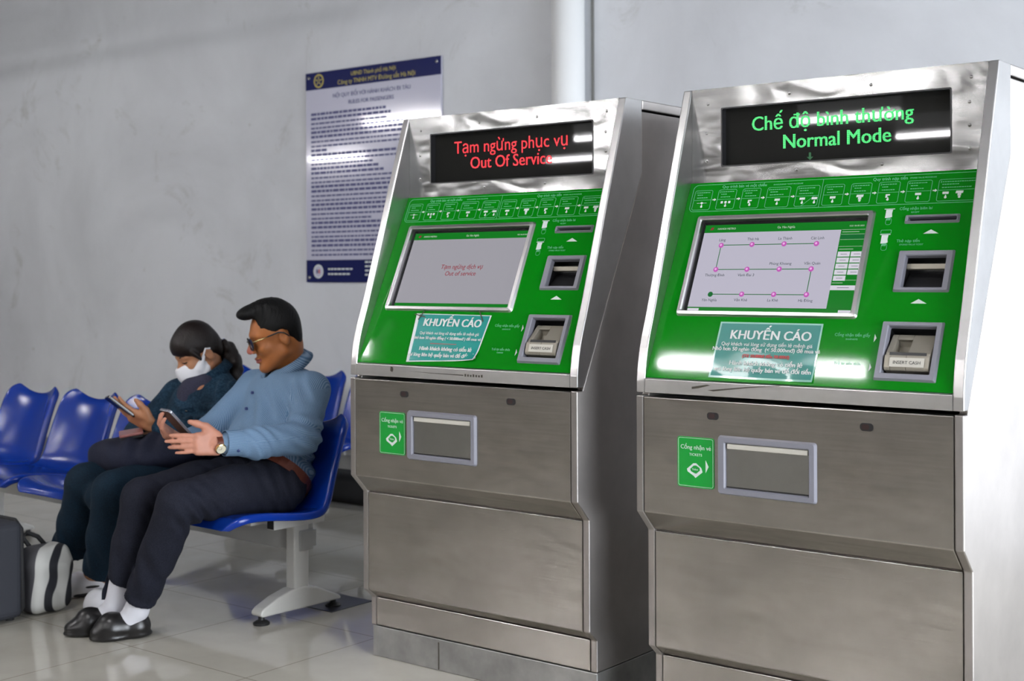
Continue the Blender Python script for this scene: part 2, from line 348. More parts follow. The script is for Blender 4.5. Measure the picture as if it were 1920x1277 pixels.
# ------------------------------------------------------------------ SDF modelling (smooth bodies and cloth)
class Field:
    def __init__(s, lo, hi, h):
        s.lo = np.array(lo, float); s.h = h; s.n = np.ceil((np.array(hi) - s.lo) / h).astype(int) + 1
        s.d = np.full(tuple(s.n), .3, np.float32)
    def win(s, lo, hi, pad):
        a = np.clip(np.floor((np.array(lo) - pad - s.lo) / s.h).astype(int), 0, s.n); b = np.clip(np.ceil((np.array(hi) + pad - s.lo) / s.h).astype(int) + 1, 0, s.n)
        sl = tuple(slice(x, y) for x, y in zip(a, b))
        ax = [(s.lo[i] + s.h * np.arange(a[i], b[i])).astype(np.float32) for i in range(3)]
        return sl, np.stack(np.meshgrid(*ax, indexing='ij'), -1)
    def put(s, fn, lo, hi, k, op='u'):
        sl, P = s.win(lo, hi, k + 4 * s.h)
        if P.size == 0: return s
        a = s.d[sl]; b = fn(P)
        if op == 'u':
            t = np.clip(.5 + .5 * (b - a) / k, 0, 1); s.d[sl] = b * (1 - t) + a * t - k * t * (1 - t)
        else:                                   # smooth subtraction
            b = -b; t = np.clip(.5 - .5 * (b - a) / k, 0, 1); s.d[sl] = b * (1 - t) + a * t + k * t * (1 - t)
        return s
    def cone(s, a, b, ra, rb, k=.02, op='u', flat=None):
        a = np.array(a, np.float32); b = np.array(b, np.float32); ab = b - a; L = max(float(ab @ ab), 1e-9); r = max(ra, rb)
        def fn(P):
            q = P - a; t = np.clip((q @ ab) / L, 0, 1); return np.linalg.norm(q - t[..., None] * ab, axis=-1) - (ra + (rb - ra) * t)
        return s.put(fn, np.minimum(a, b) - r, np.maximum(a, b) + r, k, op)
    def chain(s, pts, rs, k=.02, op='u'):
        for i in range(len(pts) - 1): s.cone(pts[i], pts[i + 1], rs[i], rs[i + 1], k, op)
        return s
    def ell(s, c, r, k=.02, op='u', rot=None):
        c = np.array(c, np.float32); r = np.array(r, np.float32); Q = np.array(rot if rot is not None else np.eye(3), np.float32); m = float(r.max())
        def fn(P):
            q = (P - c) @ Q; k0 = np.linalg.norm(q / r, axis=-1); k1 = np.linalg.norm(q / (r * r), axis=-1); return k0 * (k0 - 1) / np.maximum(k1, 1e-6)
        return s.put(fn, c - m, c + m, k, op)
    def box(s, c, hs, rad=.01, k=.01, op='u', rot=None):
        c = np.array(c, np.float32); hs = np.array(hs, np.float32) - rad; Q = np.array(rot if rot is not None else np.eye(3), np.float32); m = float(np.linalg.norm(hs)) + rad
        def fn(P):
            q = np.abs((P - c) @ Q) - hs; return np.linalg.norm(np.maximum(q, 0), axis=-1) + np.minimum(q.max(-1), 0) - rad
        return s.put(fn, c - m, c + m, k, op)
    def cut(s, p, n, k=.004):                  # remove everything on the +n side of a plane
        p = np.array(p, np.float32); n = np.array(n, np.float32); n = n / np.linalg.norm(n)
        sl, P = s.win(s.lo, s.lo + s.h * s.n, 0); s.d = np.maximum(s.d, (P - p) @ n); return s
    def wrinkle(s, c, rad, dirn, wl, amp, bend=(0, 0, 0), ph=0.0):
        c = np.array(c, np.float32); dn = np.array(dirn, np.float32); dn /= np.linalg.norm(dn); bd = np.array(bend, np.float32)
        sl, P = s.win(c - rad, c + rad, 0)
        q = P - c; f = np.exp(-((q ** 2).sum(-1)) / (rad * rad * .3)); x = q @ dn + 6 * (q @ bd) ** 2
        s.d[sl] += (amp * f * np.sin(2 * np.pi * x / wl + ph)).astype(np.float32); return s
    def mesh(s, name, m, parent=None, smooth=2, slot=None, attr=None, **props):
        d = s.d; n = np.array(d.shape); neg = d < 0
        corners = [(i, j, k) for i in (0, 1) for j in (0, 1) for k in (0, 1)]
        cell = [slice(0, x - 1) for x in n]
        cnt = np.zeros(tuple(n - 1), np.int8)
        for c in corners: cnt += neg[tuple(slice(c[i], n[i] - 1 + c[i]) for i in range(3))]
        act = (cnt > 0) & (cnt < 8); ids = np.full(act.shape, -1, np.int64); I = np.argwhere(act); ids[act] = np.arange(len(I))
        acc = np.zeros((len(I), 3)); num = np.zeros(len(I))
        for a in corners:
            for ax in range(3):
                if a[ax]: continue
                b = list(a); b[ax] = 1
                A = I + np.array(a); B = I + np.array(b); da = d[A[:, 0], A[:, 1], A[:, 2]]; db = d[B[:, 0], B[:, 1], B[:, 2]]
                x = (da < 0) != (db < 0); t = np.where(x, da / np.where(x, da - db, 1), 0)
                acc += np.where(x[:, None], A + t[:, None] * (B - A), 0) - np.where(x[:, None], I, 0); num += x
        V = s.lo + s.h * (I + acc / np.maximum(num, 1)[:, None])
        F = []
        for ax in range(3):
            u, v = (ax + 1) % 3, (ax + 2) % 3
            s0 = [slice(1, x - 1) for x in n]; s1 = list(s0); s0[ax] = slice(0, n[ax] - 1); s1[ax] = slice(1, n[ax])
            na = neg[tuple(s0)]; nb = neg[tuple(s1)]; E = np.argwhere(na != nb)
            if not len(E): continue
            fl = na[tuple(E.T)]; E = E + np.array([0 if i == ax else 1 for i in range(3)])
            def at(du, dv):
                Q = E.copy(); Q[:, u] -= du; Q[:, v] -= dv; return ids[Q[:, 0], Q[:, 1], Q[:, 2]]
            q = np.stack([at(1, 1), at(0, 1), at(0, 0), at(1, 0)], 1); q[~fl] = q[~fl][:, ::-1]; F.append(q)
        F = np.concatenate(F)
        for _ in range(smooth):
            sm = np.zeros_like(V); c = np.zeros(len(V))
            for i in range(4):
                for j in (1, 3): np.add.at(sm, F[:, i], V[F[:, (i + j) % 4]]); np.add.at(c, F[:, i], 1)
            V = V * .4 + .6 * sm / np.maximum(c, 1)[:, None]
        me = bpy.data.meshes.new(name); me.vertices.add(len(V)); me.vertices.foreach_set('co', V.astype(np.float32).ravel())
        me.loops.add(len(F) * 4); me.loops.foreach_set('vertex_index', F.astype(np.int32).ravel())
        me.polygons.add(len(F)); me.polygons.foreach_set('loop_start', np.arange(0, len(F) * 4, 4, dtype=np.int32))
        try: me.polygons.foreach_set('loop_total', np.full(len(F), 4, np.int32))
        except Exception: pass
        me.polygons.foreach_set('use_smooth', np.ones(len(F), bool))
        ms = m if isinstance(m, list) else [m]
        for x in ms: me.materials.append(M[x])
        if slot: me.polygons.foreach_set('material_index', slot(V[F].mean(1)).astype(np.int32))
        if attr:
            a = me.attributes.new('stripe', 'FLOAT', 'POINT'); a.data.foreach_set('value', attr(V).astype(np.float32))
        me.update(calc_edges=True); o = bpy.data.objects.new(name, me); col.objects.link(o)
        if parent:
            o.parent = parent; o.matrix_parent_inverse = Matrix.Translation(parent.location).inverted()
        return setp(o, **props)

# ------------------------------------------------------------------ the hall
def struct(mb, name, m, **k): return mb.build(name, m, kind='structure', **k)
struct(MB().box((ROOM_X0, ROOM_Y0, -.1), (ROOM_X1, WALL_Y, 0)), 'floor', 'floor')
struct(MB().box((ROOM_X0, ROOM_Y0, CEIL), (ROOM_X1, WALL_Y, CEIL + .1)), 'ceiling', 'ceiling')
struct(MB().box((ROOM_X0 - .2, WALL_Y, -.1), (ROOM_X1 + .2, WALL_Y + .2, CEIL + .1)), 'wall_back', 'wall')
struct(MB().box((ROOM_X0 - .2, ROOM_Y0, -.1), (ROOM_X0, WALL_Y, CEIL + .1)), 'wall_left', 'hall_wall')
struct(MB().box((ROOM_X0 - .2, ROOM_Y0 - .2, -.1), (ROOM_X1 + .2, ROOM_Y0, CEIL + .1)), 'wall_front', 'hall_wall')
wr = MB(); TR = frame((ROOM_X1, 0, 0), (0, 1, 0), (0, 0, 1), (1, 0, 0))
wr.plate(ROOM_Y0, -.1, WALL_Y, CEIL + .1, [(OPEN_Y0, 0, OPEN_Y1, OPEN_Z1)], 0, .2, TR)
struct(wr, 'wall_right', 'wall')
tf = MB()
for y in (OPEN_Y0, OPEN_Y1 - .06): tf.box((ROOM_X1 - .02, y, 0), (ROOM_X1 + .02, y + .06, OPEN_Z1))
tf.box((ROOM_X1 - .02, OPEN_Y0, OPEN_Z1 - .06), (ROOM_X1 + .02, OPEN_Y1, OPEN_Z1))
struct(tf, 'trim_1', 'grey_metal')
struct(MB().box((ROOM_X0, WALL_Y - .012, 0), (ROOM_X1, WALL_Y, .085)), 'baseboard_back', 'skirting', bevel=.003)

# white pipe running up the wall
dp = thing('wall_pipe', 'thick white vertical pipe on the wall right of the notice board', 'pipe', (-4.052, WALL_Y, 0))
pm = MB(); pm.tube([(0, -.087, 0.0), (0, -.087, CEIL)], .086, 32); pm.build('pipe_shaft', 'pipe', dp, smooth=True)
MB().box((.090, -.010, .086), (.104, -.001, CEIL)).build('sealant_seam', 'skirting', dp, label='stained brown seam beside the pipe')
for z in (.35, 2.95): MB().tube([(0, -.093, z - .02), (0, -.093, z + .02)], .0925, 32).build('pipe_clamp', 'pipe', dp)

# fluorescent lamps under the ceiling
def lamp(x0, y, L, label):
    t = thing('fluorescent_lamp', label, 'lamp', (x0 + L / 2, y, 2.85), 'ceiling tube lamps')
    MB().box((-L / 2, -.03, .05), (L / 2, .03, .25)).build('housing', 'fixture', t, bevel=.004)
    MB().tube([(-L / 2, 0, 0), (L / 2, 0, 0)], .022, 12).build('tube', 'tube', t, smooth=True)
    for s in (-1, 1):
        MB().box((s * L / 2 - .015, -.025, -.025), (s * L / 2 + .015, .025, .06)).build('end_cap', 'fixture', t)
        MB().tube([(s * L * .35, 0, .249), (s * L * .35, 0, CEIL - 2.85)], .006, 6).build('hanger_rod', 'fixture', t)
LAB = 'lit white fluorescent tube lamp hanging under the hall ceiling'
for y, xs in ((1.33, (-9.85, -6.75, -3.62, .3)), (-1.45, (-13.65, -10.4, -7.3, -4.2, -1.1)), (-3.7, (-11, -8.0, -1.2)), (-5.9, (-9.15, -6.3)), (-8.1, (-11.2, -6.15))):
    for x in xs: lamp(x, y, 1.12, LAB)

# ------------------------------------------------------------------ ticket machines
W2 = .461; FW = .027; PI_ = W2 - FW
MY = 3.262
TP = lambda: frame((0, -.089, .993), (1, 0, 0), (0, .4132, .9106), (0, -.9106, .4132))   # sloping panel
TD = lambda y=.168: frame((0, y, 0), (1, 0, 0), (0, 0, 1), (0, -1, 0))                      # upright faces
def T_(T, x, y, z=0): return T @ Matrix.Translation((x, y, z))
def machine(cx, label, mode):
    t = thing('ticket_machine', label, 'ticket machine', (cx, MY, 0), 'ticket machines')
    P, D, L = TP(), TD(), TD(-.096)
    # --- carcass
    b = MB()
    fold = [(-.062, .952), (.258, 1.594), (.258, 1.82)]
    side = [(0, .106), (0, .2), (-.038, .232), (-.038, .56), (-.096, .62), (-.096, .943), (-.066, .943), (.254, 1.592), (.254, 1.784), (.76, 1.784), (.76, .106)]
    for s in (-1, 1):
        b.prism(side, *sorted((s * W2, s * (W2 - .0225))))
    inner = [(.012, .106), (.012, .2), (-.026, .232), (-.026, .56), (-.084, .62), (-.084, .938), (.30, .943), (.30, 1.784), (.76, 1.784), (.76, .106)]
    b.prism(inner, -W2 + .02, W2 - .02)
    recalc(b.build('cabinet_body', 'steel_side', t, bevel=.003))
    MB().prism([(.27, 1.60), (.27, 1.81), (.74, 1.81), (.74, 1.60)], -W2 + .03, W2 - .03).build('inner_lining', 'gap', t)
    recalc(MB().prism([(.259, 1.79), (.259, 1.82), (.765, 1.82), (.765, 1.79)], -W2, W2).build('top_cap', 'steel_side', t, bevel=.003))
    pm = MB().box((-W2 + .003, .004, 0), (W2 - .003, .76, .103)); pm.build('plinth', 'steel_plinth', t, bevel=.003)
    ps = MB().box((-.165, .0025, .004), (-.161, .0045, .092)); ps.build('plinth_seam', 'residue', t)
    # --- doors
    xi = W2 - .0245
    d = MB().prism([(-.0965, .9405), (-.0965, .6205), (-.0405, .5635), (.0, .5635), (-.06, .63), (-.06, .9405)], -xi, xi)
    ud = recalc(d.build('upper_door', 'steel_front', t, bevel=.0025))
    recalc(MB().prism([(-.0385, .5585), (-.0385, .2325), (-.0015, .2045), (.02, .2045), (-.02, .24), (-.02, .5585)], -xi, xi).build('lower_door', 'steel_front', t, bevel=.0025))
    recalc(MB().box((-xi, -.0008, .108), (xi, .02, .2005)).build('bottom_panel', 'steel_front', t, bevel=.002))
    # --- console head: wings, lip, fascia
    fr = [(-.095, .952), (-.0945, .985), (-.092, 1.01), (-.087, 1.04), (-.079, 1.075), (-.068, 1.11), (-.051, 1.155), (-.033, 1.205), (.168, 1.82)]
    for s in (-1, 1):
        wng = MB().prism(fr + [(.2565, 1.82), (.2565, 1.595), (-.0635, .952)], *sorted((s * W2, s * PI_)))
        recalc(wng.build('side_wing', 'steel_wing', t, bevel=.003))
    lip = MB().prism([(-.095, .952), (-.0945, .990), (-.088, .9935), (-.05, .99), (-.05, .952)], -PI_ + .0005, PI_ - .0005)
    recalc(lip.build('bottom_lip', 'steel_wing', t, bevel=.0015))
    MB().prism([(.172, 1.812), (.2565, 1.812), (.2565, 1.819), (.172, 1.819)], -PI_ + .0005, PI_ - .0005).build('head_top', 'steel_wing', t)
    fa = MB().plate(-PI_ + .0005, 1.546, PI_ - .0005, 1.8195, [(-.335, 1.592, .337, 1.7595)], -.004, 0, D)
    fa.build('display_fascia', 'steel_fascia', t)
    # dimples of the welded studs
    dm = MB()
    for x, z in ((-.38, 1.775), (-.12, 1.785), (.12, 1.787), (.39, 1.783), (-.385, 1.69), (.385, 1.72), (.385, 1.66), (-.1, 1.57), (.15, 1.572), (.385, 1.60), (-.385, 1.61)):
        dm.lathe([(.0055, -.001), (.0045, .0004), (.0025, .0008), (.0003, .0009)], 12, T_(D, x, z))
    dm.build('stud_dimple', 'steel_fascia', t, smooth=True)
    # --- LED display
    led_ = MB().box((-.342, 1.586, -.030), (.344, 1.766, -.022), D).build('led_display', 'led_panel', t)
    fr_ = MB().ring(rrect(-.337, 1.590, .339, 1.7615, .005), rrect(-.333, 1.594, .335, 1.7575, .004), -.022, .0012, D); recalc(fr_.build('display_rim', 'black_plastic', t))
    tx = MB()
    if mode == 'normal':
        tx.text('Chế độ bình thường', .0575, T_(D, -.011, 1.690, -.0215), .0008, sx=.985); tx.text('Normal Mode', .0565, T_(D, .006, 1.634, -.0215), .0011, sx=.99)
        tx.build('display_lettering', 'led_green', led_, label='lit green lettering')
        MB().poly([(-.072, 1.618), (-.066, 1.618), (-.066, 1.606), (-.059, 1.606), (-.069, 1.597), (-.079, 1.606), (-.072, 1.606)], .0004, T_(D, -.0, 0, -.0216)).build('arrow', 'led_dim', led_)
    else:
        tx.text('Tạm ngừng phục vụ', .0585, T_(D, -.012, 1.690, -.0215), .0002, sx=.985); tx.text('Out Of Service', .0565, T_(D, -.008, 1.636, -.0215), .0004, sx=.98)
        tx.build('display_lettering', 'led_red', led_, label='lit red lettering')
    # --- green sloping panel with its openings
    holes = [(-.372, .197, .145, .490), (.243, .460, .378, .477), (.252, .270, .370, .370), (.243, .040, .373, .170)]
    gp = MB().plate(-PI_ + .0005, .0015, PI_ - .0005, .607, holes, -.004, 0, P).build('control_panel', 'green', t)
    # printing
    ink = MB(); wi = MB(); z = .0003
    lw = .0012
    xr = PI_ - .002
    ink.box((-.405, .599, z), (xr, .5985 + .0018, z + .0003), P); ink.box((-.405, .513, z), (xr, .5145, z + .0003), P)
    ink.box((-.420, .528, z), (-.4185, .585, z + .0003), P)
    for (ax, ay, a0) in ((-.405, .585, 90), (-.405, .528, 180)):
        pts = [(ax + .015 * math.cos(R(a0 + q * 15)), ay + .0150 * math.sin(R(a0 + q * 15))) for q in range(7)]
        pin = [(ax + .0135 * math.cos(R(a0 + q * 15)), ay + .0135 * math.sin(R(a0 + q * 15))) for q in range(7)]
        ink.poly((pts + pin[::-1]), .0003, T_(P, 0, 0, z))
    ink.box((-.0137, .513, z), (-.0125, .600, z + .0003), P)
    boxes = [(-.412, -.353), (-.334, -.275), (-.256, -.198), (-.178, -.106), (-.088, -.019), (-.006, .053), (.072, .131), (.150, .209), (.228, .295), (.312, .432)]
    rnd = random.Random(3)
    for i, (x0, x1) in enumerate(boxes):
        outline(ink, x0, .5185, min(x1, xr), .582, .006, lw, z, P)
        ink.box((x0 + lw, .5500, z), (min(x1, xr) - lw, .5510, z + .0003), P)
        ink.text(str(i % 5 + 1), .0085, T_(P, x0 + .006, .572, z), 0, 'CENTER')
        for r_, n_ in ((.5735, .8), (.566, .45), (.557, .7)):       # unreadable small print
            x = x0 + .010
            while x < x0 + (x1 - x0) * n_:
                l_ = rnd.uniform(.003, .007); ink.box((x, r_, z), (min(x + l_, x1 - .004), r_ + .0022, z + .0003), P); x += l_ + .0015
        cxs = [(x0 + min(x1, xr)) / 2] if i not in (4, 9) else [x0 + .022, x0 + .058]
        for c_ in cxs:
            k = i % 5
            if i == 0: wi.box((c_ - .016, .5405, z), (c_ + .016, .5413, z + .0003), P); wi.poly([(c_ - .006, .541), (c_, .5375), (c_ + .006, .541), (c_, .5445)], .0004, T_(P, 0, 0, z))
            elif i == 1:
                for q in (-1, 0, 1): wi.box((c_ + q * .012 - .0035, .5375, z), (c_ + q * .012 + .0035, .5445, z + .0003), P)
            elif i in (2, 7): wi.poly([(c_ - .006, .545), (c_ + .006, .545), (c_ + .005, .541), (c_ - .001, .541), (c_ - .001, .535), (c_ - .006, .535)], .0004, T_(P, 0, 0, z))
            elif i == 6 or (i == 9 and c_ > x0 + .04): wi.poly([(c_ - .009, .547), (c_ + .010, .547), (c_ + .009, .540), (c_ + .005, .540), (c_ + .005, .533), (c_ - .004, .533), (c_ - .004, .540), (c_ - .010, .540)], .0004, T_(P, 0, 0, z))
            else: wi.box((c_ - .008, .539, z), (c_ + .008, .5455, z + .0003), P)
            wi.lathe([(.0034, 0), (.0034, .0004)], 10, T_(P, c_ + .001, .5295, z)); wi.poly([(c_ - .001, .531), (c_ + .003, .531), (c_ + .002, .5365), (c_, .5365)], .0004, T_(P, 0, 0, z))
        if i == 4: ink.poly([(x0 + .020, .519), (x0 + .0215, .519), (x0 + .0575, .550), (x0 + .056, .550)], .0003, T_(P, 0, 0, z))
        if i not in (4, 9):
            ax = x1 + .004; wi.poly([(ax, .549), (ax + .006, .549), (ax + .006, .546), (ax + .012, .5505), (ax + .006, .555), (ax + .006, .552), (ax, .552)], .0004, T_(P, 0, 0, z))
    ink.text('Quy trình bán vé một chiều', .0125, T_(P, -.255, .587, z), 0); ink.text('SINGLE JOURNEY TICKET PROCEDURE', .0052, T_(P, -.118, .5885, z), 0)
    ink.text('Quy trình nạp tiền', .0125, T_(P, .178, .587, z), 0); ink.text('STORED VALUE PROCEDURE', .0055, T_(P, .268, .5885, z), 0)
    # slips and labels
    for y0 in (0, -.074):
        wi.box((.178, .500 + y0, z), (.206, .502 + y0, z + .0003), P)
        wi.poly([(.183, .499 + y0), (.201, .499 + y0), (.200, .488 + y0), (.202, .478 + y0), (.197, .476 + y0), (.183, .475 + y0)], .0004, T_(P, 0, 0, z))
        for q in (.187, .191, .195): ink.box((q, .468 + y0, z), (q + .003, .4745 + y0, z + .0003), P)
        outline(ink, .186, .455 + y0, .202, .475 + y0, .006, .001, z, P)
    outline(ink, .178, .4295, .207, .4405, .003, .001, z, P)
    ink.text('Cổng nhận biên lai', .0115, T_(P, .262, .497, z), 0); ink.text('RECEIPT', .006, T_(P, .262, .4875, z), 0)
    ink.text('Thẻ nạp tiền', .0115, T_(P, .256, .404, z), 0); ink.text('STORED VALUE TICKET', .006, T_(P, .266, .395, z), 0)
    ink.text('Cổng nhận tiền giấy', .0115, T_(P, .152, .140, z), 0); ink.text('BANKNOTE', .006, T_(P, .152, .130, z), 0)
    ink.text('Trả lại tiền thừa', .0105, T_(P, .152, .062, z), 0); ink.text('CHANGE', .006, T_(P, .152, .053, z), 0)
    for a in ([(.293, .427), (.333, .427), (.312, .4385)], [(.291, .233), (.332, .233), (.310, .245)]): MB().poly(a, .0004, T_(P, 0, 0, z)).build('arrow_mark', 'ink_white', gp)
    for s_ in (.137, .058): MB().poly([(.212, s_ - .011), (.218, s_), (.212, s_ + .011)], .0004, T_(P, 0, 0, z)).build('arrow_mark', 'ink_white', gp)
    ink.build('line_print', 'ink_green', gp, label='pale green printed diagrams and small lettering'); wi.build('white_print', 'ink_white', gp, label='white printed arrows and icons')
    # --- touch screen
    sc_ = MB().box((-.376, .193, -.020), (.149, .494, -.012), P).build('touch_screen', 'scr_black', t)
    bz = MB(); o_ = rrect(-.3825, .1875, .1555, .499, .010); i_ = rrect(-.366, .2025, .1375, .4835, .004)
    o2 = rrect(-.3785, .1915, .1515, .495, .008); i2 = rrect(-.369, .200, .1405, .4865, .005)
    n_ = len(o_); vs = [(x, y, 0) for x, y in o_] + [(x, y, .008) for x, y in o2] + [(x, y, .009) for x, y in i2] + [(x, y, .005) for x, y in i_] + [(x, y, -.013) for x, y in i_]
    fs = [(k * n_ + i, k * n_ + (i + 1) % n_, (k + 1) * n_ + (i + 1) % n_, (k + 1) * n_ + i) for k in range(4) for i in range(n_)]
    bz.add(vs, fs, P); bz.build('screen_bezel', 'steel_bezel', t)
    S = T_(P, -.0055, .0047, -.012); ui = {}
    def U(k): return ui.setdefault(k, MB())
    U('scr_grey' if mode == 'normal' else 'scr_dim').box((-.353, .216, 0), (.139 if mode != 'normal' else .066, .4455, .0002), S)
    U('scr_green').box((-.353, .4455, 0), (.139, .470, .0002), S); U('scr_green').box((-.353, .203, 0), (.139, .2155, .0002), S)
    U('scr_wtext').text('HANOI METRO', .0085, T_(S, -.283, .4545, .0003), .0002); U('scr_wtext').text('Ga Yên Nghĩa', .0095, T_(S, -.098, .4545, .0003), 0)
    U('scr_wtext').text('10:21 06-05-2023', .006, T_(S, .108, .4545, .0003), 0)
    U('scr_red').poly([(-.336, .454), (-.328, .454), (-.324, .462), (-.332, .462)], .0003, T_(S, 0, 0, .0002))
    if mode == 'normal':
        U('scr_green').box((.066, .216, 0), (.139, .4455, .0002), S)
        st = [(-.289, .406), (-.192, .407), (-.094, .407), (.002, .406), (-.289, .331), (-.191, .331), (-.093, .331), (.001, .331), (-.289, .255), (-.191, .256), (-.094, .256), (.002, .256)]
        nm = ['Láng', 'Thái Hà', 'La Thành', 'Cát Linh', 'Thượng Đình', 'Vành Đai 3', 'Phùng Khoang', 'Văn Quán', 'Yên Nghĩa', 'Văn Khê', 'La Khê', 'Hà Đông']
        st = [(x + .0003, y) for x, y in st]; S0 = T_(S, .0055 - .0066, 0, .0002)
        S0 = T_(S, -.0005, -.0005, .0002)
        for y in (.4065, .331, .2555): U('scr_line').box((-.289, y - .0011, 0), (.002, y + .0011, .0002), S0)
        U('scr_line').box((-.2901, .331, 0), (-.2879, .4065, .0002), S0); U('scr_line').box((.0009, .2555, 0), (.0031, .331, .0002), S0)
        for i, ((x, y), n0) in enumerate(zip(st, nm)):
            k = 'scr_pink' if i != 8 else 'scr_line'
            dt = MB().lathe([(.0078, 0), (.0078, .0004)], 20, T_(S0, x, y)).build('station_dot', k, sc_)
            if i != 8: U('scr_pink2').lathe([(.0035, .0004), (.0035, .0006)], 14, T_(S0, x - .001, y + .001))
            MB().text(n0, .0115, T_(S0, x, y + (.013 if i in (0, 1, 2, 3, 6, 7) else -.021)), 0).build('station_name', 'scr_text', sc_)
        for y in (.4455, .432, .4165, .396, .298):
            U('scr_wtext').box((.068, y - .0006, .0002), (.139, y + .0002, .0004), S)
        U('scr_line').box((.068, .418, .0002), (.139, .4305, .0004), S)
        for q in range(9):
            x0 = .069 + (q % 2) * .037; y0 = .366 - (q // 2) * .0175
            MB().box((x0, y0, .0002), (x0 + .034, y0 + .0145, .0005), S).build('screen_button', 'scr_white', sc_); U('scr_text').box((x0 + .008, y0 + .0065, .0005), (x0 + .026, y0 + .0078, .0006), S)
        MB().box((.066, .269, .0002), (.137, .2825, .0005), S).build('screen_button', 'scr_white', sc_); U('scr_text').box((.085, .275, .0005), (.118, .2765, .0006), S)
        U('scr_wtext').box((.070, .387, .0002), (.110, .3885, .0004), S); U('scr_wtext').box((.070, .438, .0002), (.118, .4395, .0004), S); U('scr_wtext').box((.068, .289, .0002), (.098, .2905, .0004), S)
        MB().box((-.352, .204, .0002), (-.316, .212, .0004), S).build('screen_button', 'scr_white', sc_); MB().box((.100, .204, .0002), (.136, .212, .0004), S).build('screen_button', 'scr_white', sc_)
    else:
        U('scr_red').text('Tạm ngừng dịch vụ', .0225, T_(S, -.107, .338, .0003), 0, shear=.12); U('scr_red').text('Out of service', .0225, T_(S, -.105, .314, .0003), 0, shear=.12)
    NM = dict(scr_grey='screen_page', scr_dim='screen_page', scr_green='screen_bar', scr_wtext='pale_screen_text', scr_red='red_screen_text', scr_line='route_line', scr_pink='station_dot', scr_pink2='station_glint', scr_text='dark_screen_text', scr_white='screen_button')
    for k, mb in ui.items(): mb.build(NM[k], k, sc_)
    # --- receipt slot, card reader, cash acceptor
    def bezel(x0, y0, x1, y1, hx0, hy0, hx1, hy1, r=.004, h=.007):
        m_ = MB(); o_ = rrect(x0, y0, x1, y1, r); o2 = rrect(x0 + .004, y0 + .004, x1 - .004, y1 - .004, r); i2 = rrect(hx0 - .002, hy0 - .002, hx1 + .002, hy1 + .002, .003); i_ = rrect(hx0, hy0, hx1, hy1, .002)
        n_ = len(o_); vs = [(x, y, 0) for x, y in o_] + [(x, y, h) for x, y in o2] + [(x, y, h) for x, y in i2] + [(x, y, h - .003) for x, y in i_] + [(x, y, -.012) for x, y in i_]
        m_.add(vs, [(k * n_ + i, k * n_ + (i + 1) % n_, (k + 1) * n_ + (i + 1) % n_, (k + 1) * n_ + i) for k in range(4) for i in range(n_)], P); return m_
    def well(x0, y0, x1, y1, dep):
        v = [(x0, y0, -.003), (x1, y0, -.003), (x1, y1, -.003), (x0, y1, -.003), (x0, y0, -dep), (x1, y0, -dep), (x1, y1, -dep), (x0, y1, -dep)]
        return MB().add(v, [(4, 5, 6, 7), (0, 1, 5, 4), (1, 2, 6, 5), (2, 3, 7, 6), (3, 0, 4, 7)], P)
    rs = bezel(.238, .4565, .382, .4815, .247, .463, .375, .4735).build('receipt_slot', 'grey_plastic', t); well(.245, .461, .377, .4755, .03).build('slot_opening', 'black_plastic', rs)
    cr = bezel(.238, .264, .384, .380, .259, .276, .365, .364).build('card_reader', 'grey_plastic', t); well(.253, .271, .369, .369, .05).build('reader_recess', 'black_plastic', cr)
    MB().prism([(.337, -.026), (.337, -.018), (.349, -.014), (.349, -.026)], .258, .366, P @ Matrix.Identity(4)).build('reader_bar', 'tan_metal', cr)
    MB().prism([(.271, -.045), (.271, -.012), (.295, -.022), (.320, -.034), (.335, -.045)], .257, .367, P).build('reader_tray', 'black_plastic', cr, bevel=.002)
    ca = bezel(.228, .0245, .387, .183, .247, .043, .370, .169, .003, .009).build('cash_acceptor', 'grey_plastic', t); well(.2435, .0405, .3725, .1695, .06).build('acceptor_recess', 'black_plastic', ca)
    hd = [(.052, -.052), (.052, .002), (.058, .008), (.085, .0115), (.090, .011), (.090, .006), (.097, .006), (.120, -.004), (.150, -.016), (.156, -.02), (.156, -.052)]
    hm = MB()
    hm.prism(hd, .252, .268, P); hm.prism(hd, .308, .366, P); hm.prism([(.052, -.052), (.052, .002), (.058, .008), (.085, .0115), (.090, .011), (.090, -.02), (.098, -.030), (.128, -.034), (.140, -.025), (.140, -.012), (.150, -.016), (.156, -.02), (.156, -.052)], .268, .308, P)
    recalc(hm.build('cash_head', 'tan_metal', ca, bevel=.0015))
    MB().box((.262, .0905, .0025), (.356, .0985, .0075), P).build('note_slot', 'black_plastic', ca)
    TH = frame((0, 0, 0), (1, 0, 0), (0, 1, 0), (0, 0, 1))
    sgt = P @ Matrix.Translation((.311, .0705, .0108)) @ Matrix.Rotation(math.atan2(.0035, .027), 4, 'X')
    MB().box((-.044, -.0115, 0), (.044, .0115, .0012), sgt).build('cash_sign', 'plate', ca)
    MB().text('INSERT CASH', .0118, sgt @ Matrix.Translation((0, -.0042, .0013)), .0002).build('cash_lettering', 'ink_black', ca)
    # --- ticket tray and label on the upper door
    L0 = T_(L, 0, 0, .0006)
    def tray():
        m_ = MB(); o_ = rrect(-.200, .693, .085, .850, .008); o2 = rrect(-.196, .697, .081, .846, .007); i2 = rrect(-.179, .709, .068, .834, .004); i_ = rrect(-.176, .712, .065, .831, .003)
        n_ = len(o_); vs = [(x, y, 0) for x, y in o_] + [(x, y, .010) for x, y in o2] + [(x, y, .010) for x, y in i2] + [(x, y, .006) for x, y in i_] + [(x, y, .0007) for x, y in i_]
        m_.add(vs, [(k * n_ + i, k * n_ + (i + 1) % n_, (k + 1) * n_ + (i + 1) % n_, (k + 1) * n_ + i) for k in range(4) for i in range(n_)], L0); return m_.build('ticket_tray', 'grey_plastic', t)
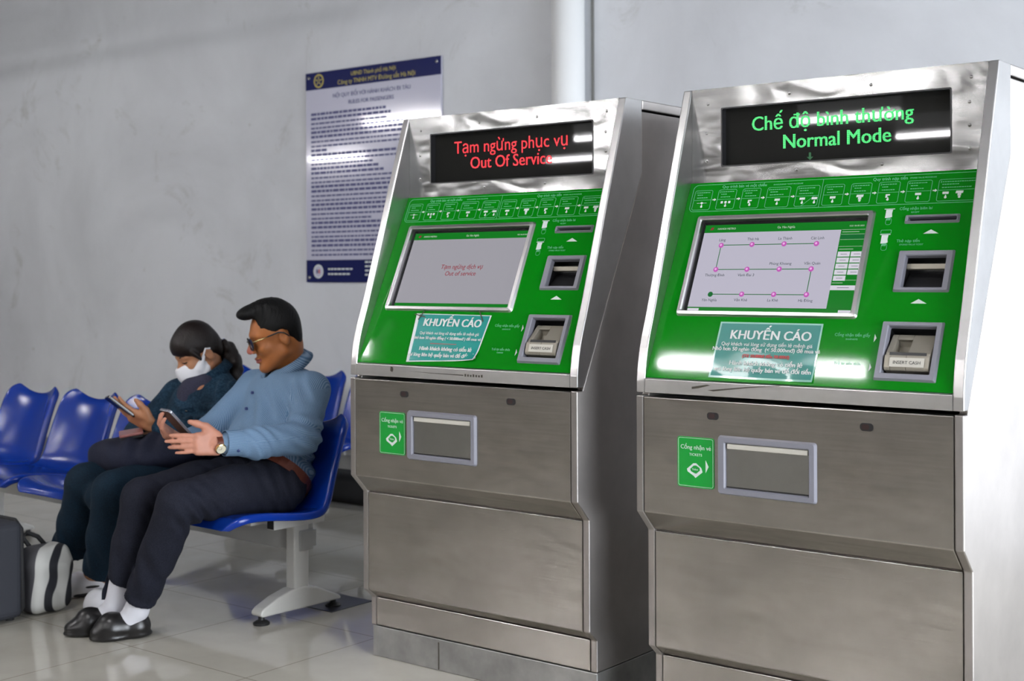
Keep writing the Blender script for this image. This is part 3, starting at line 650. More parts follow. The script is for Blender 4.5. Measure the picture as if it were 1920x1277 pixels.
    tr = tray()
    MB().box((-.1755, .7125, .0002), (.0645, .8305, .0012), L0).build('tray_flap', 'tray_steel', tr)
    MB().prism([(.815, .001), (.817, .007), (.829, .006), (.829, .001)], -.170, .062, L0).build('flap_edge', 'plate', tr)
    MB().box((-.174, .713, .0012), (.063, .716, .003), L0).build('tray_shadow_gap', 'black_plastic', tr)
    lb = MB().poly(rrect(-.3265, .7025, -.2125, .8395, .008), .0012, L0).build('ticket_label', 'green_label', t, label='green label with white lettering')
    li = MB(); outline(li, -.3235, .7055, -.2155, .8365, .006, .0009, .0012, L0)
    li.text('Cổng nhận vé', .0165, T_(L0, -.2695, .806, .0013), 0); li.text('TICKETS', .0098, T_(L0, -.2695, .7885, .0013), 0, spacing=1.1)
    li.poly([(-.2385, .745), (-.2295, .762), (-.2385, .779)], .0004, T_(L0, 0, 0, .0012))
    oc = [(-.275, .734), (-.270, .729), (-.248, .746), (-.252, .757), (-.268, .769), (-.277, .768), (-.2965, .752), (-.2945, .745)]
    ic = [(-.272, .741), (-.267, .741), (-.256, .750), (-.257, .757), (-.268, .763), (-.276, .762), (-.287, .752), (-.284, .746)]
    li.ring([(x, y) for x, y in oc], [(x, y) for x, y in ic], .0012, .0016, L0); li.text('Ticket', .0075, T_(L0, -.2715, .7495, .0013), 0)
    li.build('label_lettering', 'ink_white', lb)
    for hx in (-.2165, .2185):
        k = MB().poly(rrect(hx - .0175, .8895, hx + .0175, .9095, .0085), .0008, L0).build('lock_hole', 'black_plastic', t)
        MB().poly(rrect(hx - .0125, .893, hx + .0065, .906, .005), .0006, T_(L0, 0, 0, .0005)).build('lock_core', 'lock_core', k)
    # leftover tape below the panel
    rz = MB(); Lp = frame((0, -.0953, 0), (1, 0, 0), (0, 0, 1), (0, -1, 0))
    if mode == 'normal':
        rz.poly([(-.282, .975), (-.235, .983), (-.225, .9815), (-.262, .972), (-.282, .969)], .0004, Lp); rz.poly([(-.235, .968), (-.12, .982), (-.02, .9905), (-.02, .9895), (-.12, .979), (-.215, .966)], .0004, Lp)
    else:
        rz.poly([(-.20, .974), (-.10, .9725), (.03, .972), (.03, .969), (-.10, .971)], .0004, Lp)
        for q in range(7): rz.box((.035 + q * .011, .967, 0), (.041 + q * .011, .975 - .001 * (q % 3), .0004), Lp)
        rz.poly([(-.277, .986), (-.268, .984), (-.266, .976), (-.270, .968), (-.279, .972)], .0006, Lp)
    rz.build('tape_residue', 'residue', t, label='dark torn tape residue')
    return t
M['lock_core'] = mat('dark_red_lock_core', (.022, .005, .004), .5)
M['tray_steel'] = steel('dark_tray_flap', (.30, .295, .28), .3, .02)
AX, BX = -2.720, -1.595
machine(AX, 'stainless steel ticket machine showing red Out Of Service lettering', 'out')
machine(BX, 'stainless steel ticket machine showing green Normal Mode lettering and route map', 'normal')

# notices taped on the sloping panels
def notice(cx, quad, label, kind):
    P = frame((cx, MY - .089, .993), (1, 0, 0), (0, .4132, .9106), (0, -.9106, .4132))
    c = Vector((sum(q[0] for q in quad) / 4, sum(q[1] for q in quad) / 4))
    o = P @ Matrix.Translation((c.x, c.y, .0008))
    t = thing('paper_notice', label, 'notice', o.translation)
    Q = Matrix.Translation(-o.translation) @ o
    q = [(x - c.x, y - c.y) for x, y in quad]
    def at(u, v):   # bilinear
        a = Vector(q[0]).lerp(Vector(q[1]), u); b = Vector(q[3]).lerp(Vector(q[2]), u); return b.lerp(a, v)
    def sheet(u0, u1, v0, v1, z, curl=0):
        n = 24; m_ = MB(); vs = []; fs = []
        for k in (0, 1):
            for i in range(n + 1):
                for j in range(n + 1):
                    u, v = u0 + (u1 - u0) * i / n, v0 + (v1 - v0) * j / n; p = at(u, v)
                    zz = z + curl * (max(0, u - .72) / .28) ** 2 * (max(0, .28 - v) / .28) ** 2 + k * .0004 + curl * .10 * math.sin(u * 9 + v * 5) * (1 - v) ** 2
                    vs.append((p.x, p.y, max(zz, z * .5)))
        N = (n + 1) ** 2
        for i in range(n):
            for j in range(n):
                a = i * (n + 1) + j; fs.append((a, a + 1, a + n + 2, a + n + 1)); b = a + N; fs.append((b, b + n + 1, b + n + 2, b + 1))
        return m_.add(vs, fs, Q)
    wd = (Vector(q[1]) - Vector(q[0])).length
    tx = MB(); rd = MB()
    if kind == 'laminated':
        sheet(0, 1, 0, 1, .0005, .004).build('film', 'film', t, smooth=True, label='clear plastic film edge')
        sheet(.018, .985, .035, .97, .0012, .004).build('sheet', 'teal_dark', t, smooth=True)
        z = .0030
        L = [('KHUYẾN CÁO', .0365, .695, .0010, .52), ('Quý khách vui lòng sử dụng tiền lẻ mệnh giá', .0146, .575, .0002, .50), ('Nhỏ hơn 50 nghìn đồng  (< 50.000vnđ) để mua vé', .0152, .485, .0003, .50), ('Hành khách không có tiền lẻ', .0182, .235, .0005, .53), ('vui lòng liên hệ quầy bán vé để đổi tiền', .0172, .125, .0005, .51)]
        for s_, sz, v, bo, u in L: p = at(u, v); tx.text(s_, sz, Q @ Matrix.Translation((p.x, p.y, z)), bo, spacing=1.0)
        p = at(.52, .375); rd.text('(Từ 10.000đ đến 50.000đ)', .0125, Q @ Matrix.Translation((p.x, p.y, z)), .0006)
    else:
        sheet(0, 1, 0, 1, .0005, .010).build('film', 'paper', t, smooth=True, label='white paper edge'); sheet(.045, .985, .02, .985, .0012, .010).build('sheet', 'teal', t, smooth=True)
        z = .0032
        L = [('KHUYẾN CÁO', .037, .735, .0014, .52), ('Quý khách vui lòng sử dụng tiền lẻ mệnh giá', .0135, .555, .0002, .52), ('nhỏ hơn 50 nghìn đồng ( < 50.000vnđ ) để mua vé', .0135, .45, .0004, .51), ('Hành khách không có tiền lẻ', .0185, .215, .0008, .53), ('vui lòng liên hệ quầy bán vé để đổi tiền', .0172, .085, .0006, .50)]
        for s_, sz, v, bo, u in L: p = at(u, v); tx.text(s_, sz, Q @ Matrix.Translation((p.x, p.y, z)), bo)
        p = at(.5, .355); rd.box((p.x - .06, p.y, z), (p.x + .05, p.y + .0018, z + .0003), Q)
        k = MB()
        for (u, v, l, a) in ((.05, .86, .05, 1.1), (.93, .86, .045, 2.2), (-.02, .97, .05, -.2)):
            p = at(u, v); k.box((0, 0, .0035), (l, .0035, .0042), Q @ Matrix.Translation((p.x, p.y, 0)) @ Matrix.Rotation(a, 4, 'Z'))
        k.build('tape_scrap', 'residue', t, label='dark scraps of tape')
    tx.build('notice_lettering', 'ink_white', t); rd.build('red_lettering', 'ink_red', t)
notice(AX, [(-.233, .178), (.081, .176), (.064, .024), (-.218, .010)], 'bright teal paper notice with curling corner taped on the Out Of Service machine', 'paper')
notice(BX, [(-.234, .172), (.068, .172), (.068, .009), (-.236, .010)], 'darker teal laminated notice taped below the route map screen', 'laminated')

# ------------------------------------------------------------------ notice board on the wall
nb = thing('notice_board', 'lilac rules notice board with navy header hung on the back wall', 'notice board', (-5.532, WALL_Y - .004, 1.235))
bw, bh = 1.10, 1.275; NBT = frame((0, -.012, 0), (1, 0, 0), (0, 0, 1), (0, -1, 0))
MB().box((-bw / 2, 0, -.012), (bw / 2, bh, 0), NBT).build('board_panel', 'notice', nb, bevel=.002)
hb = MB().box((-bw / 2, bh - .105, 0), (bw / 2, bh, .0012), NBT).build('header_band', 'navy', nb); fb = MB().box((-bw / 2, 0, 0), (bw / 2, .135, .0012), NBT).build('footer_band', 'navy', nb)
h_ = MB(); h_.text('UBND Thành phố Hà Nội', .034, T_(NBT, .02, bh - .045, .0013), 0); h_.text('Công ty TNHH MTV Đường sắt Hà Nội', .038, T_(NBT, .04, bh - .09, .0013), 0); h_.build('header_lettering', 'gold', hb)
em = MB(); em.lathe([(.042, 0), (.042, .001)], 28, T_(NBT, -bw / 2 + .115, bh - .054, .0012)); em.mi = 1; em.lathe([(.033, 0), (.033, .0004)], 24, T_(NBT, -bw / 2 + .115, bh - .054, .0022)); em.mi = 0
for a in range(5): em.box((-.003, .006, 0), (.003, .028, .0006), T_(NBT, -bw / 2 + .115, bh - .054, .0026) @ Matrix.Rotation(R(a * 72), 4, 'Z'))
em.build('header_emblem', ['gold', 'navy'], hb)
tt = MB(); tt.text('NỘI QUY ĐỐI VỚI HÀNH KHÁCH ĐI TÀU', .034, T_(NBT, 0, bh - .165, .0003), .0008); tt.text('RULES FOR PASSENGERS', .034, T_(NBT, 0, bh - .212, .0003), .001)
rn = random.Random(8); y = bh - .262; i = 0
while y > .155:
    boldl = (i // 2) % 2 == 0; n = rn.choice([.62, .85, .5, .7, .93, .12]) if i % 3 == 2 else rn.uniform(.55, .8)
    x = -bw / 2 + .045
    while x < -bw / 2 + .045 + n * (bw - .09):
        l_ = rn.uniform(.018, .05); tt.box((x, y, 0), (x + l_, y + (.0155 if boldl else .011), .0004), NBT); x += l_ + .006
    y -= .0275; i += 1
tt.build('rules_lettering', 'ink_navy', nb)
fe = MB(); fe.lathe([(.042, 0), (.042, .001)], 28, T_(NBT, -bw / 2 + .105, .066, .0012)); fe.mi = 1; fe.lathe([(.034, 0), (.034, .0006)], 24, T_(NBT, -bw / 2 + .105, .066, .0022)); fe.mi = 2
fe.box((-.016, -.012, 0), (-.002, .012, .0006), T_(NBT, -bw / 2 + .105, .066, .0028)); fe.mi = 3; fe.box((.002, -.012, 0), (.016, .012, .0006), T_(NBT, -bw / 2 + .105, .066, .0028))
fe.build('footer_emblem', ['ink_white', 'notice', 'ink_navy', 'ink_red'], fb)
ft = MB()
for y_, x0, n in ((.075, .19, 7), (.045, .19, 6), (.115, .50, 3), (.09, .50, 3), (.065, .50, 2), (.04, .50, 3)):
    x = -bw / 2 + x0
    for q in range(n): l_ = rn.uniform(.015, .032); ft.box((x, y_, .0012), (x + l_, y_ + .010, .0016), NBT); x += l_ + .006
ft.build('footer_lettering', 'ink_white', fb)
for x in (-1, 1):
    for z in (.03, bh - .03): MB().lathe([(.011, 0), (.010, .006), (.004, .008)], 16, T_(NBT, x * (bw / 2 - .03), z, .001)).build('fixing_stud', 'chrome', nb, smooth=True)

# ------------------------------------------------------------------ bench rows
def seat_mesh():
    # profile from front lip to top of the back, relative to the bend (y, z)
    key = [(-.420, -.022), (-.412, .004), (-.375, .020), (-.29, .016), (-.18, .000), (-.08, -.010), (-.02, -.004), (.014, .035), (.038, .10), (.074, .19), (.104, .255), (.128, .298), (.146, .308)]
    ts = np.linspace(0, len(key) - 1, 45); P = np.array(key); I = np.arange(len(key))
    for _ in range(0): pass
    Y = np.interp(ts, I, P[:, 0]); Z = np.interp(ts, I, P[:, 1])
    for _ in range(3):
        Y[1:-1] = (Y[:-2] + 2 * Y[1:-1] + Y[2:]) / 4; Z[1:-1] = (Z[:-2] + 2 * Z[1:-1] + Z[2:]) / 4
    nv = len(ts); us = np.concatenate([[-1.10, -1.07], np.linspace(-1, 1, 23), [1.07, 1.10]])
    v = []
    for i in range(nv):
        t = i / (nv - 1); T = np.array([Y[min(i + 1, nv - 1)] - Y[max(i - 1, 0)], Z[min(i + 1, nv - 1)] - Z[max(i - 1, 0)]]); T /= np.linalg.norm(T); N = np.array([-T[1], T[0]])
        hw = .222 - .022 * max(0, (t - .5) * 2)
        if t > .86: hw -= .045 * ((t - .86) / .14) ** 2.5
        if t < .20: hw -= .055 * ((.20 - t) / .20) ** 2
        for u in us:
            uc = max(-1, min(1, u)); back = min(1, max(0, (t - .5) * 3))
            dish = .018 * abs(uc) ** 2.2 * (1 - back) + .036 * abs(uc) ** 2.2 * back
            y = Y[i] + N[0] * dish; z = Z[i] + N[1] * dish; x = uc * hw
            if back > 0 and t > .8: z += .006 * uc ** 2 * (t - .8) / .2 - .004 * (1 - abs(uc) ** 2) * (t - .8) / .2
            e = abs(u) - 1
            if e > 0:
                s = math.copysign(1, u); x += s * (.012 if e < .08 else .012); dd = .004 if e < .08 else .030
                y -= N[0] * dd; z -= N[1] * dd
            v.append((x, y, z))
    m = len(us); f = [(i * m + k, i * m + k + 1, (i + 1) * m + k + 1, (i + 1) * m + k) for i in range(nv - 1) for k in range(m - 1)]
    b = MB().add(v, f); return b
def bench(name, label, x_right, ybend, n, legs, rot=0.0):
    t = thing(name, label, 'bench', (x_right, ybend, 0), 'waiting benches', rot)
    base = None
    for i in range(n):
        if base is None:
            o = seat_mesh().build('seat', 'blue', t, smooth=True); base = o
            sd = o.modifiers.new('thickness', 'SOLIDIFY'); sd.thickness = .008; sd.offset = -1
            ss = o.modifiers.new('round', 'SUBSURF'); ss.levels = 1; ss.render_levels = 1
        else:
            o = base.copy(); col.objects.link(o); o.parent = t
        o.location = (-.226 - .5 * i, 0, .415)
    L = .5 * n - .1
    MB().box((-L - .0, .003, .243), (-.160, .073, .322)).build('beam', 'grey_metal', t, bevel=.005)
    MB().box((-.162, .014, .252), (-.158, .062, .313)).build('beam_end_cap', 'grey_metal', t)
    for i in range(n):
        x = -.185 - .5 * i
        br = MB().box((x - .02, -.115, .340), (x + .02, .13, .378)).build('seat_bracket', 'white_metal', t, bevel=.002)
        MB().box((x - .017, -.1175, .343), (x + .017, -.114, .375)).build('bracket_cap', 'black_plastic', br)
        MB().box((x - .018, .0, .322), (x + .018, .076, .341)).build('bracket_saddle', 'grey_metal', br)
        for dx in (-.11,):
            MB().box((x - .155, -.115, .340), (x - .115, .13, .378)).build('seat_bracket', 'white_metal', t, bevel=.002)
            MB().box((x - .153, .0, .322), (x - .117, .076, .341)).build('bracket_saddle', 'grey_metal', br)
    for lx in legs:
        lg = MB().box((lx - .050, -.019, .10), (lx, .053, .345)).build('leg', 'white_metal', t, bevel=.006)
        MB().box((lx - .02, .053, .255), (lx + .006, .085, .318)).build('clamp_bolt', 'grey_metal', lg, bevel=.003)
        pr = [(-.170, .036)]
        top = [(-.180, .050), (-.165, .062), (-.10, .090), (-.03, .108), (.03, .110), (.09, .098), (.16, .066), (.205, .046), (.212, .034)]
        bot = [(.205, .030), (-.170, .030), (-.182, .036)]
        fo = MB().prism([(y, z) for y, z in (top + bot)], lx - .055, lx + .005); ft_ = recalc(fo.build('foot', 'white_metal', t, bevel=.006))
        for gy in (-.160, .226):
            gl = MB().lathe([(.030, 0), (.031, .008), (.022, .014), (.012, .018), (.010, .045)], 20, Matrix.Translation((lx - .02, gy if gy < 0 else .19, 0)))
            gl.build('foot_glide', 'rubber', t, smooth=False)
    return t
bench('seat_row', 'front row of blue plastic seats where the two people sit', -3.59, 3.455, 5, (-.165, -2.40), -R(2.2))
bench('seat_row', 'rear row of blue plastic seats against the back wall behind the man', -4.73, 5.075, 3, (-.75, -1.30))
fp = MB().add([(-3.70, 3.80, .0), (-3.70, 3.58, 0), (-3.94, 3.58, 0), (-3.94, 3.80, 0), (-3.70, 3.80, .003), (-3.70, 3.58, .003), (-3.94, 3.58, .003), (-3.94, 3.80, .003)], [(0, 1, 2, 3), (7, 6, 5, 4), (0, 4, 5, 1), (1, 5, 6, 2), (2, 6, 7, 3), (3, 7, 4, 0)])
setp(recalc(fp.build('floor_plate', 'cover_plate')), 'dark grey cover plate flush on the floor under the bench foot', 'floor plate')

# ------------------------------------------------------------------ luggage
su = thing('suitcase', 'charcoal fabric suitcase with black trim standing beside the striped bag', 'suitcase', (-4.78, 2.700, 0))
sb = MB().box((-.26, -.10, .012), (.258, .10, .372)).build('case_body', 'suitcase', su, bevel=.03, seg=4)
tr_ = MB()
for y in (-.097, .097): tr_.tube([(-.235, y, .06), (-.235, y, .347), (-.2, y, .369), (.20, y, .369), (.242, y, .342), (.250, y, .05), (.22, y, .020), (-.21, y, .020), (-.235, y, .06)], .009, 8)
tr_.build('trim_piping', 'black_cloth', su, smooth=True)
MB().tube([(-.09, 0, .367), (-.085, 0, .395), (.085, 0, .395), (.09, 0, .367)], .010, 10).build('carry_handle', 'black_plastic', su, smooth=True)
for x in (-.2, .2):
    for y in (-.075, .075): MB().lathe([(.016, 0), (.018, .014)], 14, Matrix.Translation((x, y, 0))).build('case_foot', 'rubber', su)
pp = MB().add([(-.07, -.05, 0), (.05, -.06, .004), (.055, .03, .012), (-.06, .04, .006), (-.07, -.05, .001), (.05, -.06, .005), (.055, .03, .013), (-.06, .04, .007)], [(3, 2, 1, 0), (4, 5, 6, 7), (0, 1, 5, 4), (1, 2, 6, 5), (2, 3, 7, 6), (3, 0, 4, 7)], Matrix.Translation((-4.63, 2.70, .3735)))
setp(pp.build('paper_sheet', 'paper'), 'small white sheet of paper lying on the suitcase top', 'paper')
F = Field((-4.80, 2.80, -.01), (-4.44, 3.12, .42), .007)
F.box((-4.600, 2.928, .112), (.080, .088, .109), .040, .03); F.box((-4.600, 2.940, .208), (.058, .072, .042), .03, .06)
F.wrinkle((-4.54, 2.95, .20), .2, (0, .3, 1), .12, .006); F.wrinkle((-4.54, 2.93, .08), .15, (.1, 1, .6), .09, .006); F.cut((0, 0, .002), (0, 0, -1))
sbg = thing('striped_bag', 'soft black and white striped bag on the floor before the woman', 'bag', (-4.60, 2.95, 0))
F.mesh('bag_body', 'stripe_bag', sbg, 2, attr=lambda V: (.785 * (V[:, 0] + 4.51) + .619 * (V[:, 1] - 2.9) + .084 - .075 * (V[:, 2] - .10) + .004 * np.sin(V[:, 2] * 28)) / .150)
MB().tube([(-.04, -.05, .24), (-.06, -.07, .28), (-.05, -.06, .30), (-.04, -.02, .28), (-.03, .01, .24)], .009, 8).build('bag_strap', 'black_cloth', sbg, smooth=True)
F = Field((-5.75, 5.20, -.01), (-4.9, 5.60, .26), .01)  # low rounded black block on the floor beneath the rear seats
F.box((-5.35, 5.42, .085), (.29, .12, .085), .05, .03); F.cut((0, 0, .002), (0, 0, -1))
bb = F.mesh('black_block', 'black_cloth', None, 2); setp(bb, 'low rounded black block on the floor under the rear seats', 'bag')

# ------------------------------------------------------------------ people
def unit(v): v = np.array(v, float); return v / np.linalg.norm(v)
def head_frame(center, fwd, roll=0):
    f = unit(fwd); l = unit(np.cross((0, 0, 1), f)); u = np.cross(f, l)
    if roll: l, u = l * math.cos(roll) + u * math.sin(roll), -l * math.sin(roll) + u * math.cos(roll)
    Q = np.stack([l, f, u], 1)                  # columns: left, forward, up
    c = np.array(center, float)
    return c, Q
def hp(c, Q, sc_): return lambda l, f, u: c + Q @ (np.array([l, f, u]) * sc_)
def add_head(F, c, Q, s, woman=False):
    p = hp(c, Q, s)
    def E(l, f, u, a, b, d, k=.012, op='u', rot=None): F.ell(p(l, f, u), (a * s, b * s, d * s), k, op, Q if rot is None else Q @ rot)
    E(0, .002, .034, .073, .080, .080); E(0, .030, -.035, .060, .062, .080, .03); E(0, .018, .02, .068, .074, .06, .02)
    F.cone(p(.050, .000, -.062), p(.018, .066, -.103), .020 * s, .020 * s, .02); F.cone(p(-.050, .000, -.062), p(-.018, .066, -.103), .020 * s, .020 * s, .02)
    E(0, .074, -.108, .022, .018, .016, .015)
    for q in (-1, 1):
        E(q * .041, .062, -.034, .022, .024, .022, .018)
        F.cone(p(q * .012, .088, .016), p(q * .046, .074, .012), .010 * s, .009 * s, .014)
        E(q * .032, .101, -.006, .017, .014, .012, .010, 's'); E(q * .032, .0795, -.007, .0135, .0125, .0115, .004)
        E(q * .0755, -.010, -.014, .009, .018, .028, .006, rot=np.array(Matrix.Rotation(R(-10), 3, 'X'))); E(q * .085, -.006, -.008, .008, .010, .015, .003, 's'); E(q * .084, .001, -.026, .006, .005, .006, .003, 's')
    F.cone(p(0, .086, .006), p(0, .108, -.034), .0085 * s, .0125 * s, .010); E(0, .110, -.038, .011, .010, .010, .006)
    for q in (-1, 1): E(q * .0135, .098, -.041, .0085, .010, .0075, .005)
    E(0, .0905, -.068, .025, .011, .0058, .004); E(0, .0880, -.0795, .021, .011, .0068, .004); E(0, .104, -.0735, .022, .008, .0016, .003, 's')
    return p
def add_hand(F, wrist, d, back, thumb_side, curls, s=1.0, spread=.0, thumb=(.5, .6, .3), k=.006):
    d = unit(d); n = unit(np.array(back) - d * np.dot(back, d)); a = np.cross(n, d); a = a if np.dot(a, thumb_side) > 0 else -a
    w_ = np.array(wrist, float); Q = np.stack([d, a, n], 1)
    F.cone(w_ - d * .03, w_ + d * .02, .024 * s, .024 * s, .015)
    F.box(w_ + d * .050 * s, (.048 * s, .041 * s, .014 * s), .013 * s, .012, 'u', Q)
    tips = []
    lens = [(.044, .026, .020), (.049, .030, .021), (.046, .028, .020), (.036, .021, .018)]
    for i in range(4):
        off = (.0275 - .0178 * i) * s; b = w_ + d * (.094 - .004 * abs(i - 1)) * s + a * off
        ang = 0; cur = b; dirn = unit(d + a * spread * (1.2 - i)); r = (.0096, .0089, .0081, .0068) if i < 3 else (.0078, .0072, .0066, .0058)
        F.ell(b + n * .004 * s, (.012 * s, .010 * s, .010 * s), .006)
        for j in range(3):
            ang += curls[i][j]; v = dirn * math.cos(ang) - n * math.sin(ang); nx = cur + v * lens[i][j] * s
            F.cone(cur, nx, r[j] * s, r[j + 1] * s, .003); cur = nx
        tips.append(cur)
    tb = w_ + d * .022 * s + a * .030 * s; v1 = unit(d * thumb[0] + a * thumb[1] - n * thumb[2]); m1 = tb + v1 * .045 * s
    v2 = unit(v1 * .6 + d * .7); m2 = m1 + v2 * .034 * s; v3 = unit(v2 + d * .25); m3 = m2 + v3 * .026 * s
    F.chain([tb, m1, m2, m3], [.018 * s, .0135 * s, .0115 * s, .0088 * s], .010)
    F.cone(w_ + d * .075 * s + a * .020 * s, tb * .45 + m1 * .55, .012 * s, .012 * s, .012)
    return tips, m3
def ringpts(c, ax1, ax2, n=36): return [tuple(np.array(c) + np.array(ax1) * math.cos(2 * math.pi * i / n) + np.array(ax2) * math.sin(2 * math.pi * i / n)) for i in range(n + 1)]
def band(pts, dirn, h, th, closed=True):       # a strap following pts, h wide along dirn, th thick (outwards from the centre)
    c = np.mean(np.array(pts[:-1] if closed else pts), 0); v = []; dn = unit(dirn)
    for p in pts:
        p = np.array(p); o = p - c; o = o - dn * np.dot(o, dn); o = unit(o) if np.linalg.norm(o) > 1e-6 else np.zeros(3)
        for a, b in ((-1, 0), (1, 0), (1, 1), (-1, 1)): v.append(tuple(p + dn * h / 2 * a + o * th * b))
    f = [(i * 4 + k, i * 4 + (k + 1) % 4, i * 4 + 4 + (k + 1) % 4, i * 4 + 4 + k) for i in range(len(pts) - 1) for k in range(4)]
    return MB().add(v, f)
def child(mb, name, m, parent, **kw):
    o = mb.build(name, m, parent, **kw)
    pl_ = parent.location if parent.parent is None else parent.parent.location
    o.matrix_parent_inverse = (Matrix.Translation(parent.location) if parent.parent is None else parent.matrix_parent_inverse.inverted().inverted() @ Matrix.Identity(4)).inverted() if parent.parent is None else Matrix.Identity(4)
    return o
def shoe(F, heel, toe, up_h=.080, w_=.044):
    h = np.array(heel, float); t = np.array(toe, float); d = t - h; L = np.linalg.norm(d); d /= L; s = np.array([-d[1], d[0], 0.0])
    Qs = np.stack([d, s, [0, 0, 1]], 1)
    F.cone(h + d * .05 + [0, 0, .040], h + d * .052 + [0, 0, up_h - .01], .042, .035, .015); F.cone(h + d * .05 + [0, 0, .036], h + d * .14 + [0, 0, .040], .042, .046, .02)
    F.cone(h + d * .14 + [0, 0, .042], t - d * .07 + [0, 0, .026], .047, .034, .03); F.ell(t - d * .064 + [0, 0, .026], (.064, .049, .034), .02, rot=Qs)
    F.ell(t - d * .070 + [0, 0, .010], (.074, .053, .014), .006, rot=Qs); F.ell(h + d * .050 + [0, 0, .012], (.052, .043, .016), .006, rot=Qs); F.box((h + t) / 2 + [0, 0, .011], (L * .30, .037, .010), .008, .010, rot=Qs)
    F.cut((0, 0, .0), (0, 0, -1))

# ------------------------- the man
man = thing('person', 'seated man in blue striped shirt, dark trousers and sunglasses looking at phone', 'person', (-3.84, 3.38, 0))
hc, hQ = head_frame((-3.850, 3.448, 1.060), (-.54, -.80, -.24)); HS = 1.06
hipL, hipR = (-3.745, 3.355, .505), (-3.935, 3.355, .505); kneL, kneR = (-3.79, 2.935, .495), (-4.005, 2.945, .490); ankL, ankR = (-4.003, 2.918, .105), (-4.120, 2.915, .10)
shL, shR = (-3.697, 3.480, .852), (-4.012, 3.478, .848); elL, elR = (-3.635, 3.350, .690), (-4.075, 3.290, .675); wrL, wrR = (-3.725, 3.075, .690), (-3.945, 3.060, .685)
nkb = (-3.855, 3.520, .900)
F = Field((-4.22, 2.70, .0), (-3.54, 3.68, 1.24), .0045)
F.ell((-3.85, 3.475, .75), (.135, .075, .14), .03); F.ell((-3.84, 3.42, .56), (.11, .07, .10), .05)
add_head(F, hc, hQ, HS); ph = hp(hc, hQ, HS)
F.cone(ph(0, -.022, -.055), (-3.857, 3.505, .90), .056, .055, .025); F.cone(ph(0, -.040, -.03), (-3.856, 3.512, .90), .043, .050, .02); F.cone((-3.856, 3.505, .89), (-3.85, 3.47, .78), .050, .075, .03); F.cone(shL, shR, .05, .05, .03)
for sh, el, wr in ((shL, elL, wrL), (shR, elR, wrR)): F.chain([sh, el, wr], [.048, .038, .026], .02)
for hi, kn, an in ((hipL, kneL, ankL), (hipR, kneR, ankR)): F.chain([hi, kn, an], [.060, .050, .036], .03)
for an, to in ((ankL, (-4.03, 2.86, .045)), (ankR, (-4.165, 2.855, .045))): F.cone(an, to, .024, .016, .02)
C4 = ((.15, .25, .15), (.18, .25, .15), (.22, .28, .18), (.25, .3, .2))
add_hand(F, wrL, (-.42, -.90, .06), (.86, -.42, .15), (0, .1, 1), C4, 1.0, .03, (.70, .60, .05))
add_hand(F, wrR, (.10, -.80, .52), (-.6, -.1, -.75), (.6, 0, .6), ((.3, .5, .4), (.3, .5, .4), (.35, .5, .4), (.4, .5, .4)), .95, 0, (.6, .6, .4))
mouth = ph(0, .095, -.074); nose = ph(0, .112, -.040); hands = np.array([wrL, wrR])
def manslot(Cn):
    r = np.zeros(len(Cn), int); q = (Cn - hc) @ hQ / HS
    r[((q[:, 0] / .023) ** 2 + ((q[:, 2] + .0738) / .0115) ** 2 < 1) & (q[:, 1] > .08)] = 1
    r[((Cn - nose) ** 2).sum(1) < .022 ** 2] = 2
    r[(Cn[:, 1] < 3.12) & (Cn[:, 2] > .6) & (Cn[:, 2] < .9)] = 3
    return r
F.mesh('body', ['skin_man', 'lips', 'nose_pink', 'hand_skin'], man, 1, manslot)
# hair
F = Field(hc - .17, hc + .19, .0045)
def EH(F, p, Q, s, l, f, u, a, b, d, k=.01, op='u', rot=None): F.ell(p(l, f, u), (a * s, b * s, d * s), k, op, Q if rot is None else Q @ rot)
e = lambda *a, **k: EH(F, ph, hQ, HS, *a, **k)
e(0, .000, .040, .079, .088, .086); e(0, .030, .100, .060, .064, .032, .03); e(0, .092, .098, .050, .034, .022, .025); e(0, -.060, -.002, .056, .026, .060, .02)
def HB(l0, l1, f0, f1, u0, u1, rad=.006, tilt=0.0):
    c_ = ph((l0 + l1) / 2, (f0 + f1) / 2, (u0 + u1) / 2); F.box(c_, np.array((l1 - l0, f1 - f0, u1 - u0)) / 2 * HS, rad, .006, 's', hQ @ np.array(Matrix.Rotation(tilt, 3, 'X')))
HB(-.2, .2, .056, .26, -.16, .066, .012, R(-6)); HB(-.2, .2, -.030, .10, -.20, .010, .010); HB(-.2, .2, -.2, .0, -.20, -.064, .01)
for q in (-1, 1): e(q * .085, -.006, -.016, .03, .026, .036, .006, 's')
for i in range(9): F.wrinkle(ph(.02 * (i - 4), .02 + .01 * (i % 3), .10), .10, hQ @ np.array([1, .5 * (i - 4) / 3, .2]), .013 + .002 * (i % 3), .0016, (2, 0, 0), ph=i)
for i in range(6): F.wrinkle(ph(.06, .05 - .025 * i, .06), .05, hQ @ np.array([.2, 1, .6]), .012, .0012, ph=i * 1.7)
F.mesh('hair', 'hair', man, 1)
